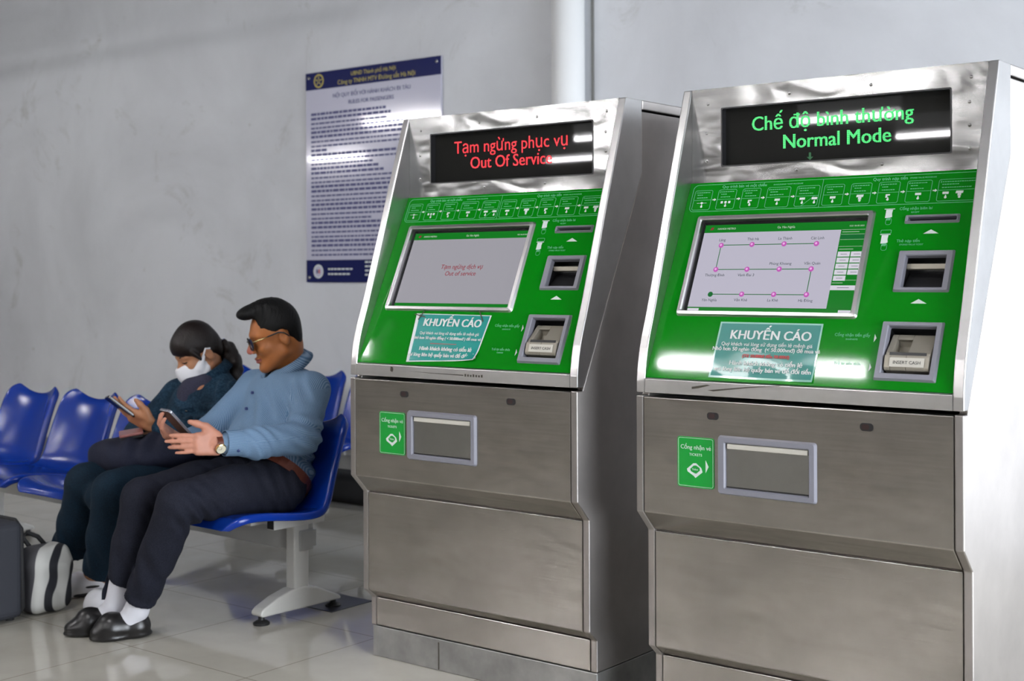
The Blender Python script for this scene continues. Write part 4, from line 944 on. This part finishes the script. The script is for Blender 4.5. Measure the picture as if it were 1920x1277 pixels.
# shirt
F = Field((-4.20, 3.00, .42), (-3.53, 3.70, .98), .0055)
F.ell((-3.853, 3.475, .775), (.185, .118, .165), .03); F.ell((-3.845, 3.385, .655), (.165, .135, .135), .06); F.ell((-3.842, 3.43, .545), (.165, .125, .11), .05)
bn = unit((0, .69, .72)); bc = np.array((-3.842, 3.385, .535))
F.cut(bc + bn * .008, -bn)
F.cone(shL, (-3.80, 3.520, .872), .060, .048, .04); F.cone(shR, (-3.91, 3.520, .872), .060, .048, .04); F.cone((-3.856, 3.520, .880), (-3.85, 3.50, .83), .060, .080, .03)
elLs = (-3.632, 3.372, .692)
F.chain([shL, elLs, (-3.685, 3.20, .684), (-3.712, 3.115, .690)], [.066, .061, .054, .043], .03); F.chain([shR, elR, (-3.96, 3.105, .680)], [.064, .056, .040], .03)
F.cone((-3.705, 3.145, .688), (-3.716, 3.100, .690), .041, .041, .003)
F.wrinkle((-3.60, 3.37, .72), .14, (.2, .5, 1), .045, .012, (.6, 0, 0)); F.wrinkle((-3.67, 3.20, .69), .11, (0, 1, .6), .034, .009); F.wrinkle((-3.72, 3.50, .62), .17, (.3, .5, 1), .055, .012, (.8, 0, .3)); F.wrinkle((-3.80, 3.34, .78), .15, (.8, .2, .6), .06, .009); F.wrinkle((-3.68, 3.40, .86), .12, (1, .3, .8), .05, .008)
# neck opening
F.cone(ph(0, -.03, -.06), np.array(nkb) + [0, -.01, .005], .062, .064, .004, 's'); F.cone(np.array(nkb) + [0, -.02, 0.02], (-3.875, 3.42, .905), .046, .022, .01, 's')
L_ = np.array(shL); E_ = np.array(elLs); W_ = np.array((-3.716, 3.10, .690))
def shirt_attr(V):
    out = V[:, 0] * .9 + V[:, 1] * .25
    for a, b in ((L_, E_), (E_, W_)):
        ab = b - a; t = np.clip(((V - a) @ ab) / (ab @ ab), 0, 1); dd = V - (a + t[:, None] * ab); dist = np.linalg.norm(dd, axis=1)
        u = unit(np.cross(ab, (1, .2, .1))); w_ = np.cross(unit(ab), u); an = np.arctan2(dd @ u, dd @ w_) * .055
        sel = (dist < .078) & (V[:, 0] > -3.74) & (V[:, 2] < .86); out = np.where(sel, an, out)
    return out
sht = F.mesh('shirt', 'shirt', man, 2, attr=shirt_attr)
# collar
cc = np.array((-3.862, 3.498, .915)); cn = unit((-.05, -.42, .95)); c1 = unit(np.cross(cn, (0, 1, 0))); c2 = np.cross(cn, c1)
def collar(cc, cn, rx, ry, h, flare, th, gap):
    c1 = unit(np.cross((0, 1, 0), cn)); c2 = np.cross(cn, c1); v = []; n = 40; f = []
    for i in range(n + 1):
        a = R(-90 + gap / 2 + (360 - gap) * i / n); o = c1 * math.cos(a) + c2 * math.sin(a); q = (abs(i - n / 2) / (n / 2))
        up = h * (1 - .25 * q ** 4)
        base = cc + c1 * math.cos(a) * rx + c2 * math.sin(a) * ry
        v += [tuple(base), tuple(base + cn * up + o * .004), tuple(base + cn * (up + .003) + o * (.006 + th)), tuple(base + cn * (up * .35 - .028 * q ** 3) + o * (flare + .006 * q)), tuple(base + cn * (up * .35 - .028 * q ** 3) + o * (flare - th + .006 * q)), tuple(base + cn * (up - .006) + o * .008)]
    for i in range(n): f += [(i * 6 + k, i * 6 + (k + 1) % 6, i * 6 + 6 + (k + 1) % 6, i * 6 + 6 + k) for k in range(6)]
    f += [(5, 4, 3, 2, 1, 0), tuple(n * 6 + k for k in range(6))]
    return MB().add(v, f)
def wchild(mb, name, m, parent, **kw):   # world-space verts under a thing
    o = mb.build(name, m, parent, **kw); o.matrix_parent_inverse = Matrix.Translation(parent.location).inverted(); return o
def wsub(mb, name, m, part, **kw):       # world-space verts under a part (parts carry their vertices in world space)
    return mb.build(name, m, part, **kw)
def stripe_attr(o, fn):
    me = o.data; n = len(me.vertices); co = np.empty(n * 3, np.float32); me.vertices.foreach_get('co', co); a = me.attributes.new('stripe', 'FLOAT', 'POINT'); a.data.foreach_set('value', fn(co.reshape(-1, 3)).astype(np.float32))
co_ = wsub(collar(np.array((-3.862, 3.503, .922)), unit((-.05, -.46, .90)), .078, .080, .044, .034, .004, 24), 'collar', 'shirt', sht, smooth=True); stripe_attr(recalc(co_), lambda V: V[:, 0] * .6 + V[:, 2] * .8)
cw = unit(np.array((-3.716, 3.10, .690)) - np.array((-3.685, 3.20, .684))); cfa = unit(np.cross(cw, (0, 0, 1))); cfb = np.cross(cw, cfa)
cf_ = wsub(band(ringpts(np.array((-3.711, 3.112, .690)), cfa * .0415, cfb * .0425, 32), cw, .062, .0035), 'cuff', 'shirt', sht, smooth=False); stripe_attr(recalc(cf_), lambda V: V[:, 2] * 1.0)
wsub(MB().lathe([(.0055, -.002), (.0055, .002), (.004, .003)], 12, frame(np.array((-3.705, 3.125, .690)) + unit((.75, -.45, -.5)) * .046, tuple(unit(np.cross((0, 0, 1), (.75, -.45, -.5)))), tuple(np.cross(unit((.75, -.45, -.5)), unit(np.cross((0, 0, 1), (.75, -.45, -.5))))), tuple(unit((.75, -.45, -.5))))), 'cuff_button', 'button', sht)
# buttons down the front, pocket and cuff
for q in ((-3.885, 3.352, .842), (-3.88, 3.318, .785), (-3.872, 3.283, .725), (-3.868, 3.262, .672)):
    wsub(MB().lathe([(.006, -.004), (.006, .002), (.004, .003)], 12, frame(q, (1, 0, 0), (0, 0, 1), (0, -1, 0))), 'button', 'button', sht)
# trousers
F = Field((-4.22, 2.76, .06), (-3.60, 3.56, .66), .0055)
F.ell((-3.842, 3.390, .512), (.172, .128, .100), .04)
for hi, kn, an, hem in ((hipL, kneL, ankL, .057), (hipR, kneR, ankR, .055)):
    hi, kn, an = map(np.array, (hi, kn, an)); m1 = hi * .5 + kn * .5 + [0, 0, .006]; end = kn + (an - kn) * 1.0
    F.chain([hi, m1, kn], [.102, .092, .071], .03); F.chain([kn, kn + (an - kn) * .4 + [0, .006, 0], end], [.070, .067, hem], .02)
    F.wrinkle(kn + [.02, .05, -.04], .15, (0, .8, .7), .042, .011, (.6, 0, 0)); F.wrinkle(hi + [.02, -.05, .02], .19, (.5, 1, .5), .055, .010, (.7, .2, 0)); F.wrinkle(kn + (an - kn) * .6, .18, (1, .3, .25), .085, .007); F.wrinkle(kn + (an - kn) * .9, .10, (.4, .2, 1), .05, .006)
    F.wrinkle(m1, .2, (.8, .15, .5), .10, .004)
F.cut(bc + bn * .022, bn)
for kn, an in ((kneL, ankL), (kneR, ankR)):
    kn, an = np.array(kn), np.array(an); d = unit(an - kn); e_ = kn + (an - kn) * (.92 if kn[0] > -3.9 else .985)
    sl, P_ = F.win(an - .13, an + .13, 0); F.d[sl] = np.maximum(F.d[sl], ((P_ - e_) @ d).astype(np.float32))
F.mesh('trousers', 'trousers', man, 2)
# belt
bp = ringpts(bc + bn * .010, (.184, 0, 0), np.array((0, .72, -.69)) * .146)
blt = wchild(band(bp, bn, .036, .006), 'belt', 'leather_brown', man, smooth=False, label='red-brown leather belt')
wsub(MB().box((-.016, -.004, -.02), (.016, .004, .02), frame(bc + bn * .012 + np.array((0, -.72, .69)) * .151, (1, 0, 0), tuple(np.array((0, -.72, .69))), tuple(bn))), 'belt_buckle', 'chrome', blt)
# socks and shoes
for an, kn, he, to in ((ankL, kneL, (-3.985, 2.970, 0), (-4.090, 2.785, 0)), (ankR, kneR, (-4.110, 2.965, 0), (-4.215, 2.765, 0))):
    an, kn = np.array(an), np.array(kn); F = Field(an - .16, an + .16, .004); he, to = np.array(he), np.array(to); d = unit(to - he)
    F.cone(an + (kn - an) * .20, an + [0, 0, -.01], .043, .041, .01); F.cone(an + [0, 0, -.01], he + d * .075 + [0, 0, .062], .041, .040, .015); F.cone(he + d * .08 + [0, 0, .055], he + d * .17 + [0, 0, .034], .036, .026, .02)
    F.mesh('sock', 'white_sock', man, 1)
    F = Field(np.minimum(he, to) - [.08, .08, .012], np.maximum(he, to) + [.08, .08, .16], .004); shoe(F, he, to)
    F.cone(he + d * .055 + [0, 0, .13], he + d * .070 + [0, 0, .074], .040, .036, .006, 's')
    sh_ = F.mesh('shoe', 'leather_black', man, 1)
    sv = np.array([-d[1], d[0], 0]); p0 = he + d * .145 + [0, 0, .086]
    st = MB().tube([tuple(p0 + sv * .047 + [0, 0, -.045]), tuple(p0 + sv * .034 + [0, 0, -.012]), tuple(p0 + [0, 0, .002]), tuple(p0 - sv * .034 + [0, 0, -.012]), tuple(p0 - sv * .047 + [0, 0, -.045])], .007, 8); wsub(st, 'shoe_strap', 'leather_black', sh_, smooth=True)
# sunglasses
HM = Matrix([[*hQ[0], hc[0]], [*hQ[1], hc[1]], [*hQ[2], hc[2]], [0, 0, 0, 1]]) @ Matrix.Scale(HS, 4)
sg = MB()
for q in (-1, 1):
    pts = []
    for i in range(25):
        a = 2 * math.pi * i / 24; x = q * .034 + .027 * math.cos(a) * (1 if math.sin(a) > 0 else .9); zz = -.012 + .021 * math.sin(a); pts.append((x, .1065 - .35 * max(0, abs(x) - .02) ** 1.0 * .55, zz))
    sg.tube(pts, .0018, 6, HM)
sg.tube([(-.010, .110, -.002), (0, .112, .0), (.010, .110, -.002)], .0016, 6, HM)
sgo = wchild(sg, 'sunglasses', 'black_plastic', man, smooth=True, label='dark sunglasses with gold temples')
for q in (-1, 1):
    L2 = MB(); n = 24; vs = []
    for lay, o in ((0, 0), (1, .0015)):
        for i in range(n): a = 2 * math.pi * i / n; x = q * .034 + .0265 * math.cos(a) * (1 if math.sin(a) > 0 else .9); vs.append((x, .1065 - .19 * max(0, abs(x) - .02) + o, -.012 + .0205 * math.sin(a)))
    L2.add(vs, [tuple(range(n)), tuple(range(2 * n - 1, n - 1, -1))] + [(i, (i + 1) % n, n + (i + 1) % n, n + i) for i in range(n)], HM); wsub(recalc(L2.build('tmp', 'lens')), '', '', None) if False else wsub(L2, 'lens', 'lens', sgo)
    wsub(MB().tube([(q * .061, .098, -.004), (q * .070, .085, -.001), (q * .0755, .045, .004)], [.003, .003, .0022], 8, HM), 'temple_front', 'gold_metal', sgo, smooth=True)
    wsub(MB().tube([(q * .0755, .045, .004), (q * .081, .005, .010), (q * .083, -.012, .004), (q * .080, -.028, -.012)], .0026, 8, HM), 'temple', 'black_plastic', sgo, smooth=True)
# watch
wd_ = unit(np.array(wrL) - np.array(elL)); wc = np.array(wrL) + wd_ * .014; w1 = unit(np.cross(wd_, (0, 0, 1))); w2 = np.cross(wd_, w1)
wt = wchild(band(ringpts(wc, w1 * .0285, w2 * .0285, 28), wd_, .020, .0022), 'wristwatch', 'leather_brown', man, label='gold watch with cream dial on brown strap')
wn = unit(np.array((.72, -.55, -.42))); wn = unit(wn - wd_ * (wn @ wd_)); wx = np.cross(wd_, wn); TW = frame(wc + wn * .030, tuple(wd_), tuple(wx), tuple(np.cross(wd_, wx))); zz = np.cross(wd_, wx)
if zz @ wn < 0: TW = frame(wc + wn * .030, tuple(wx), tuple(wd_), tuple(wn))
wsub(MB().lathe([(.019, -.004), (.0195, .003), (.0165, .005)], 28, TW), 'watch_case', 'gold_metal', wt, smooth=False)
wsub(MB().lathe([(.0162, .0045), (.0162, .0056)], 28, TW), 'watch_dial', 'dial', wt)
hnd = MB(); hnd.box((-.0006, 0, .0057), (.0006, .011, .0061), TW); hnd.box((0, -.0006, .0057), (.008, .0006, .0061), TW); wsub(hnd, 'watch_hands', 'ink_black', wt)
# phone in his hands
def phone(name, label, top, bot, across, m_edge, m_face, th=.009, w_=.070):
    top, bot = np.array(top), np.array(bot); y = unit(top - bot); L = np.linalg.norm(top - bot); x = unit(np.array(across) - y * np.dot(across, y)); z = np.cross(x, y)
    t = thing(name, label, 'phone', tuple((top + bot) / 2)); Tm = frame((0, 0, 0), tuple(x), tuple(y), tuple(z))
    o = MB().poly(rrect(-w_ / 2, -L / 2, w_ / 2, L / 2, .010), th, Tm @ Matrix.Translation((0, 0, -th / 2))); o.build('phone_case', m_edge, t, bevel=.002)
    MB().poly(rrect(-w_ / 2 + .003, -L / 2 + .003, w_ / 2 - .003, L / 2 - .003, .008), .0005, Tm @ Matrix.Translation((0, 0, th / 2))).build('phone_screen', m_face, t)
    MB().lathe([(.007, -.001), (.006, -.0015)], 14, Tm @ Matrix.Translation((w_ / 2 - .014, L / 2 - .016, -th / 2))).build('phone_camera', 'black_plastic', t)
phone('smartphone', 'silver edged smartphone held between the hands of the man', (-3.875, 2.945, .812), (-3.870, 3.040, .715), (1, -.12, 0), 'phone_edge', 'phone_black', .010, .068)

# ------------------------- the woman
wom = thing('person', 'seated woman in denim jacket, white face mask and jeans holding black phone', 'person', (-4.34, 3.38, 0))
gc, gQ = head_frame((-4.405, 3.525, .972), (-.33, -.84, -.43)); GS = 1.0
pg = hp(gc, gQ, GS)
whL, whR = (-4.265, 3.36, .51), (-4.425, 3.36, .51); wkL, wkR = (-4.268, 3.010, .480), (-4.485, 3.040, .485); waL, waR = (-4.378, 3.112, .10), (-4.650, 3.200, .10)
wsL, wsR = (-4.225, 3.535, .790), (-4.555, 3.530, .785); weL, weR = (-4.170, 3.420, .655), (-4.60, 3.37, .63); wwL, wwR = (-4.385, 3.270, .690), (-4.43, 3.29, .640)
gnk = (-4.385, 3.580, .835)
F = Field((-4.80, 2.82, 0), (-4.08, 3.72, 1.13), .0048)
F.ell((-4.37, 3.50, .72), (.13, .09, .15), .03); F.ell((-4.34, 3.41, .55), (.14, .11, .12), .05)
add_head(F, gc, gQ, GS, True)
F.cone(pg(0, -.02, -.05), gnk, .048, .052, .025); F.cone(gnk, (-4.38, 3.545, .74), .048, .06, .03); F.cone(wsL, wsR, .042, .042, .03)
for sh, el, wr in ((wsL, weL, wwL), (wsR, weR, wwR)): F.chain([sh, el, wr], [.04, .033, .023], .02)
for hi, kn, an in ((whL, wkL, waL), (whR, wkR, waR)): F.chain([hi, kn, an], [.075, .05, .033], .03)
for an, to in ((waL, (-4.385, 3.07, .05)), (waR, (-4.69, 3.16, .05))): F.cone(an, to, .032, .024, .02); F.cone(an, np.array(an) + [.02, .04, -.06], .03, .03, .02)
wt_, wthumb = add_hand(F, wwL, (-.42, -.66, .52), (.35, -.62, -.70), (.5, -.2, .75), ((.05, .25, .2), (.05, .25, .2), (.05, .3, .2), (.1, .3, .2)), .95, .0, (.80, .42, .35))
add_hand(F, wwR, (.15, -.85, .05), (0, -.2, .9), (.7, 0, 0), C4, .9)
def womslot(Cn):
    q = (Cn - gc) @ gQ / GS; r = np.zeros(len(Cn), int)
    for s_ in (-1, 1): r[((q[:, 0] - s_ * .032) / .015) ** 2 + ((q[:, 2] + .0085) / .0045) ** 2 < 1] = 1
    r[q[:, 1] < .06] = np.where(r[q[:, 1] < .06] == 1, 0, 0)
    return r
F.mesh('body', ['skin_woman', 'dark_eye', 'hair2'], wom, 1, womslot)
F = Field(gc - .20, gc + .20, .0045)
e = lambda *a, **k: EH(F, pg, gQ, GS, *a, **k)
e(0, .002, .042, .081, .090, .092); e(0, .055, .048, .066, .048, .048, .03); e(0, -.064, .0, .058, .032, .06, .02)
e(0, .105, -.050, .074, .070, .078, .008, 's'); e(0, .050, -.095, .12, .075, .085, .01, 's'); e(0, -.04, -.14, .13, .10, .08, .01, 's')
for q in (-1, 1): e(q * .088, -.004, -.028, .026, .028, .034, .006, 's'); F.cone(pg(q * .072, .048, .02), pg(q * .074, .022, -.03), .011, .006, .008)
for i in range(7): F.wrinkle(pg(.03 * (i - 3), .03, .09), .10, gQ @ np.array([1, -.2 * (i - 3) / 3, 0]), .018, .0013, ph=i * 1.3)
hr = F.mesh('hair', 'hair2', wom, 1)
F = Field(pg(0, -.16, -.10) - .18, pg(0, -.16, -.10) + .18, .005)
b0 = pg(0.0, -.090, -.008); b1 = b0 + np.array([.018, .026, -.030]); b2 = b1 + np.array([.014, .014, -.05]); b3 = b2 + np.array([.005, .005, -.07]); b4 = b3 + np.array([0, -.005, -.05])
F.chain([b0, b1, b2, b3, b4], [.018, .030, .034, .028, .014], .02)
rr_ = random.Random(5)
for k in range(26):
    t = k / 26 * 3.99; i = int(t); p = [b0, b1, b2, b3, b4][i] * (1 - t + i) + [b0, b1, b2, b3, b4][i + 1] * (t - i); a = k * 2.4
    F.ell(p + np.array([math.cos(a) * .028, math.sin(a) * .028, 0]), (.014, .014, .018), .008)
for q in (-1, 1): wsub(MB().tube([pg(q * .012, .096, .012), pg(q * .030, .092, .0185), pg(q * .050, .076, .013)], [.002, .0032, .0015], 6), 'eyebrow', 'hair2', hr, smooth=True)
F.mesh('ponytail', 'hair2', wom, 1); wsub(MB().lathe([(.016, -.008), (.024, -.006), (.026, 0), (.024, .006), (.016, .008)], 18, frame(b0 + (b1 - b0) * .12, *[tuple(x) for x in (unit(np.cross(b1 - b0, (0, 0, 1))), unit(np.cross(unit(b1 - b0), unit(np.cross(b1 - b0, (0, 0, 1))))), unit(b1 - b0))])), 'hair_tie', 'blue_tie', hr, smooth=True)
# mask
F = Field(gc - .16, gc + .16, .004)
e(0, .038, -.064, .071, .080, .074, .01); e(0, .104, -.048, .024, .022, .038, .03)
for q in (-1, 1): F.cone(pg(q * .062, .045, -.050), pg(q * .079, .010, -.006), .017, .005, .012); F.cone(pg(q * .060, .035, -.085), pg(q * .070, .012, -.060), .010, .004, .012)
e(0, -.035, -.07, .12, .045, .09, .006, 's')
tp = pg(0, .10, -.020); nn = gQ @ unit((0, .12, 1)); F.cut(tp, nn)
mk = F.mesh('face_mask', 'mask', wom, 2)
for q in (-1, 1): wsub(MB().tube([pg(q * .074, .028, -.022), pg(q * .079, .010, -.002), pg(q * .080, -.004, .014), pg(q * .082, -.022, .006)], .0040, 8), 'ear_loop', 'mask', mk, smooth=True)
F = Field((-4.56, 3.36, .70), (-4.22, 3.68, .93), .005)
F.cone(pg(0, -.018, -.085), gnk, .067, .071, .02); F.cone(gnk, (-4.388, 3.515, .76), .070, .100, .03); F.cone(gnk, (-4.378, 3.470, .81), .060, .060, .03); F.cone((-4.40, 3.50, .835), (-4.345, 3.505, .835), .050, .050, .02); F.cut(pg(0, -.02, -.080), gQ @ unit((0, -.25, 1)))
F.mesh('inner_top', 'knit', wom, 1)
# jacket
F = Field((-4.76, 3.10, .46), (-4.06, 3.76, .93), .0055)
F.ell((-4.375, 3.515, .715), (.172, .118, .150), .03); F.ell((-4.355, 3.445, .60), (.165, .130, .12), .05)
F.cone(wsL, (-4.33, 3.565, .845), .056, .055, .04); F.cone(wsR, (-4.44, 3.565, .845), .056, .055, .04); F.cone(gnk, (-4.38, 3.53, .77), .062, .09, .03)
F.chain([wsL, weL, (-4.32, 3.315, .680)], [.066, .062, .046], .03); F.chain([wsR, weR, (-4.455, 3.315, .645)], [.064, .058, .044], .03); F.cone((-4.305, 3.325, .677), (-4.35, 3.293, .684), .043, .042, .003)
F.wrinkle((-4.20, 3.43, .72), .16, (.3, .5, 1), .05, .012, (.7, 0, 0)); F.wrinkle((-4.26, 3.36, .66), .12, (.8, .6, .1), .036, .009); F.wrinkle((-4.36, 3.40, .70), .17, (.5, .1, 1), .06, .011); F.wrinkle((-4.22, 3.52, .82), .12, (1, .2, .6), .05, .008)
F.cone(pg(0, -.02, -.06), np.array(gnk) + [0, -.01, 0], .054, .056, .004, 's'); F.cone(np.array(gnk) + [0, -.03, .01], (-4.40, 3.45, .82), .045, .020, .01, 's')
F.cut((0, 0, .505), (0, 0, -1))
jk = F.mesh('jacket', 'denim', wom, 2)
wsub(MB().box((-.030, -.012, -.002), (.030, .014, .005), frame((-4.330, 3.398, .745), tuple(unit((.85, .35, .1))), tuple(unit((.1, -.4, .9))), tuple(unit((.35, -.85, -.35))))), 'pocket_flap', 'denim', jk, bevel=.003)
wsub(MB().lathe([(.006, 0), (.006, .003), (.004, .004)], 12, frame((-4.322, 3.392, .742), tuple(unit((.85, .35, .1))), tuple(unit((.1, -.4, .9))), tuple(unit((.35, -.85, -.35))))), 'jacket_button', 'chrome', jk)
cg = unit((-.12, -.45, .9)); cj = wsub(collar(np.array((-4.388, 3.568, .862)), cg, .074, .074, .050, .030, .004, 40), 'collar', 'denim', jk, smooth=True); recalc(cj)
# jeans
F = Field((-4.78, 2.88, .06), (-4.10, 3.58, .66), .0055)
F.ell((-4.345, 3.41, .515), (.175, .13, .10), .04)
for hi, kn, an, hem in ((whL, wkL, (-4.420, 3.065, .120), .076), (whR, wkR, (-4.672, 3.095, .165), .084)):
    F.cone((-4.36, 3.25, .50), (-4.378, 3.045, .445), .07, .062, .03); hi, kn, an = map(np.array, (hi, kn, an)); F.chain([hi, hi * .5 + kn * .5, kn], [.10, .092, .076], .03); F.chain([kn, kn + (an - kn) * .5, kn + (an - kn) * 1.0], [.074, .074, hem], .02)
    F.wrinkle(kn + [0, .05, -.05], .14, (0, .8, .7), .045, .009, (.6, 0, 0)); F.wrinkle(kn + (an - kn) * .7, .17, (1, .4, .2), .07, .008)
for kn, an, fr in ((wkL, (-4.420, 3.065, .120), .90), (wkR, (-4.672, 3.095, .165), .86)):
    kn, an = np.array(kn), np.array(an); d = unit(an - kn); e_ = kn + (an - kn) * fr
    sl, P_ = F.win(an - [.13, .13, .15], an + [.13, .13, .2], 0); F.d[sl] = np.maximum(F.d[sl], ((P_ - e_) @ d).astype(np.float32))
F.mesh('jeans', 'jeans', wom, 2)
# her shoes: white sandals with black soles
for he, to in (((-4.338, 3.160, 0), (-4.415, 2.985, 0)), ((-4.625, 3.265, 0), (-4.765, 3.055, 0))):
    he, to = np.array(he), np.array(to); d = unit(to - he); s_ = np.array([-d[1], d[0], 0])
    F = Field(np.minimum(he, to) - [.08, .08, .012], np.maximum(he, to) + [.08, .08, .12], .004)
    shoe(F, he, to, .060); F.cone(he + d * .050 + [0, 0, .15], he + d * .070 + [0, 0, .070], .040, .030, .006, 's')
    so = F.mesh('sneaker', 'mask', wom, 1, label='white sneaker with black stripes')
    Ls = np.linalg.norm(to - he)
    for z0, r0, nm_ in ((.012, .0075, 'sneaker_sole'), (.042, .0050, 'side_stripe')):
        q4 = [tuple((he + to) / 2 + d * Ls * (.49 - z0 * .6) * math.cos(a_) + s_ * (.0425 + z0 * .06) * math.copysign(abs(math.sin(a_)) ** .5, math.sin(a_)) + [0, 0, z0]) for a_ in np.linspace(0, 2 * math.pi, 41)]
        wsub(MB().tube(q4, r0, 8), nm_, 'rubber', so, smooth=True)
phone('smartphone', 'black smartphone held up in the hand of the woman', (-4.475, 3.128, .812), (-4.425, 3.215, .728), (.85, -.35, .15), 'phone_black', 'phone_black', .010, .066)
# bundle on her lap, wallet on it
F = Field((-4.66, 2.98, .50), (-4.10, 3.46, .72), .006)
F.ell((-4.36, 3.23, .59), (.20, .17, .075), .03); F.ell((-4.26, 3.29, .60), (.12, .11, .07), .04); F.box((-4.40, 3.16, .585), (.13, .10, .05), .04, .04)
F.wrinkle((-4.35, 3.18, .62), .22, (.7, .7, .2), .08, .011, (.5, 0, 0)); F.cut((0, 0, .535), (0, 0, -1))
lb_ = F.mesh('folded_jacket', 'lapbag', None, 2); setp(lb_, 'dark navy folded garment lying across the lap of the woman', 'garment')
wl = thing('wallet', 'pinkish brown wallet lying on the dark garment before her phone hand', 'wallet', (-4.405, 3.190, .664))
TWl = Matrix.Rotation(R(-35), 4, 'Z') @ Matrix.Rotation(R(8), 4, 'X')
MB().poly(rrect(-.085, -.045, .085, .045, .010), .010, TWl @ Matrix.Translation((0, 0, .002))).build('wallet_cover', 'wallet', wl, bevel=.003); MB().poly(rrect(-.083, -.043, .083, .043, .008), .008, TWl @ Matrix.Translation((0, 0, -.007))).build('wallet_lining', 'black_cloth', wl, bevel=.002)
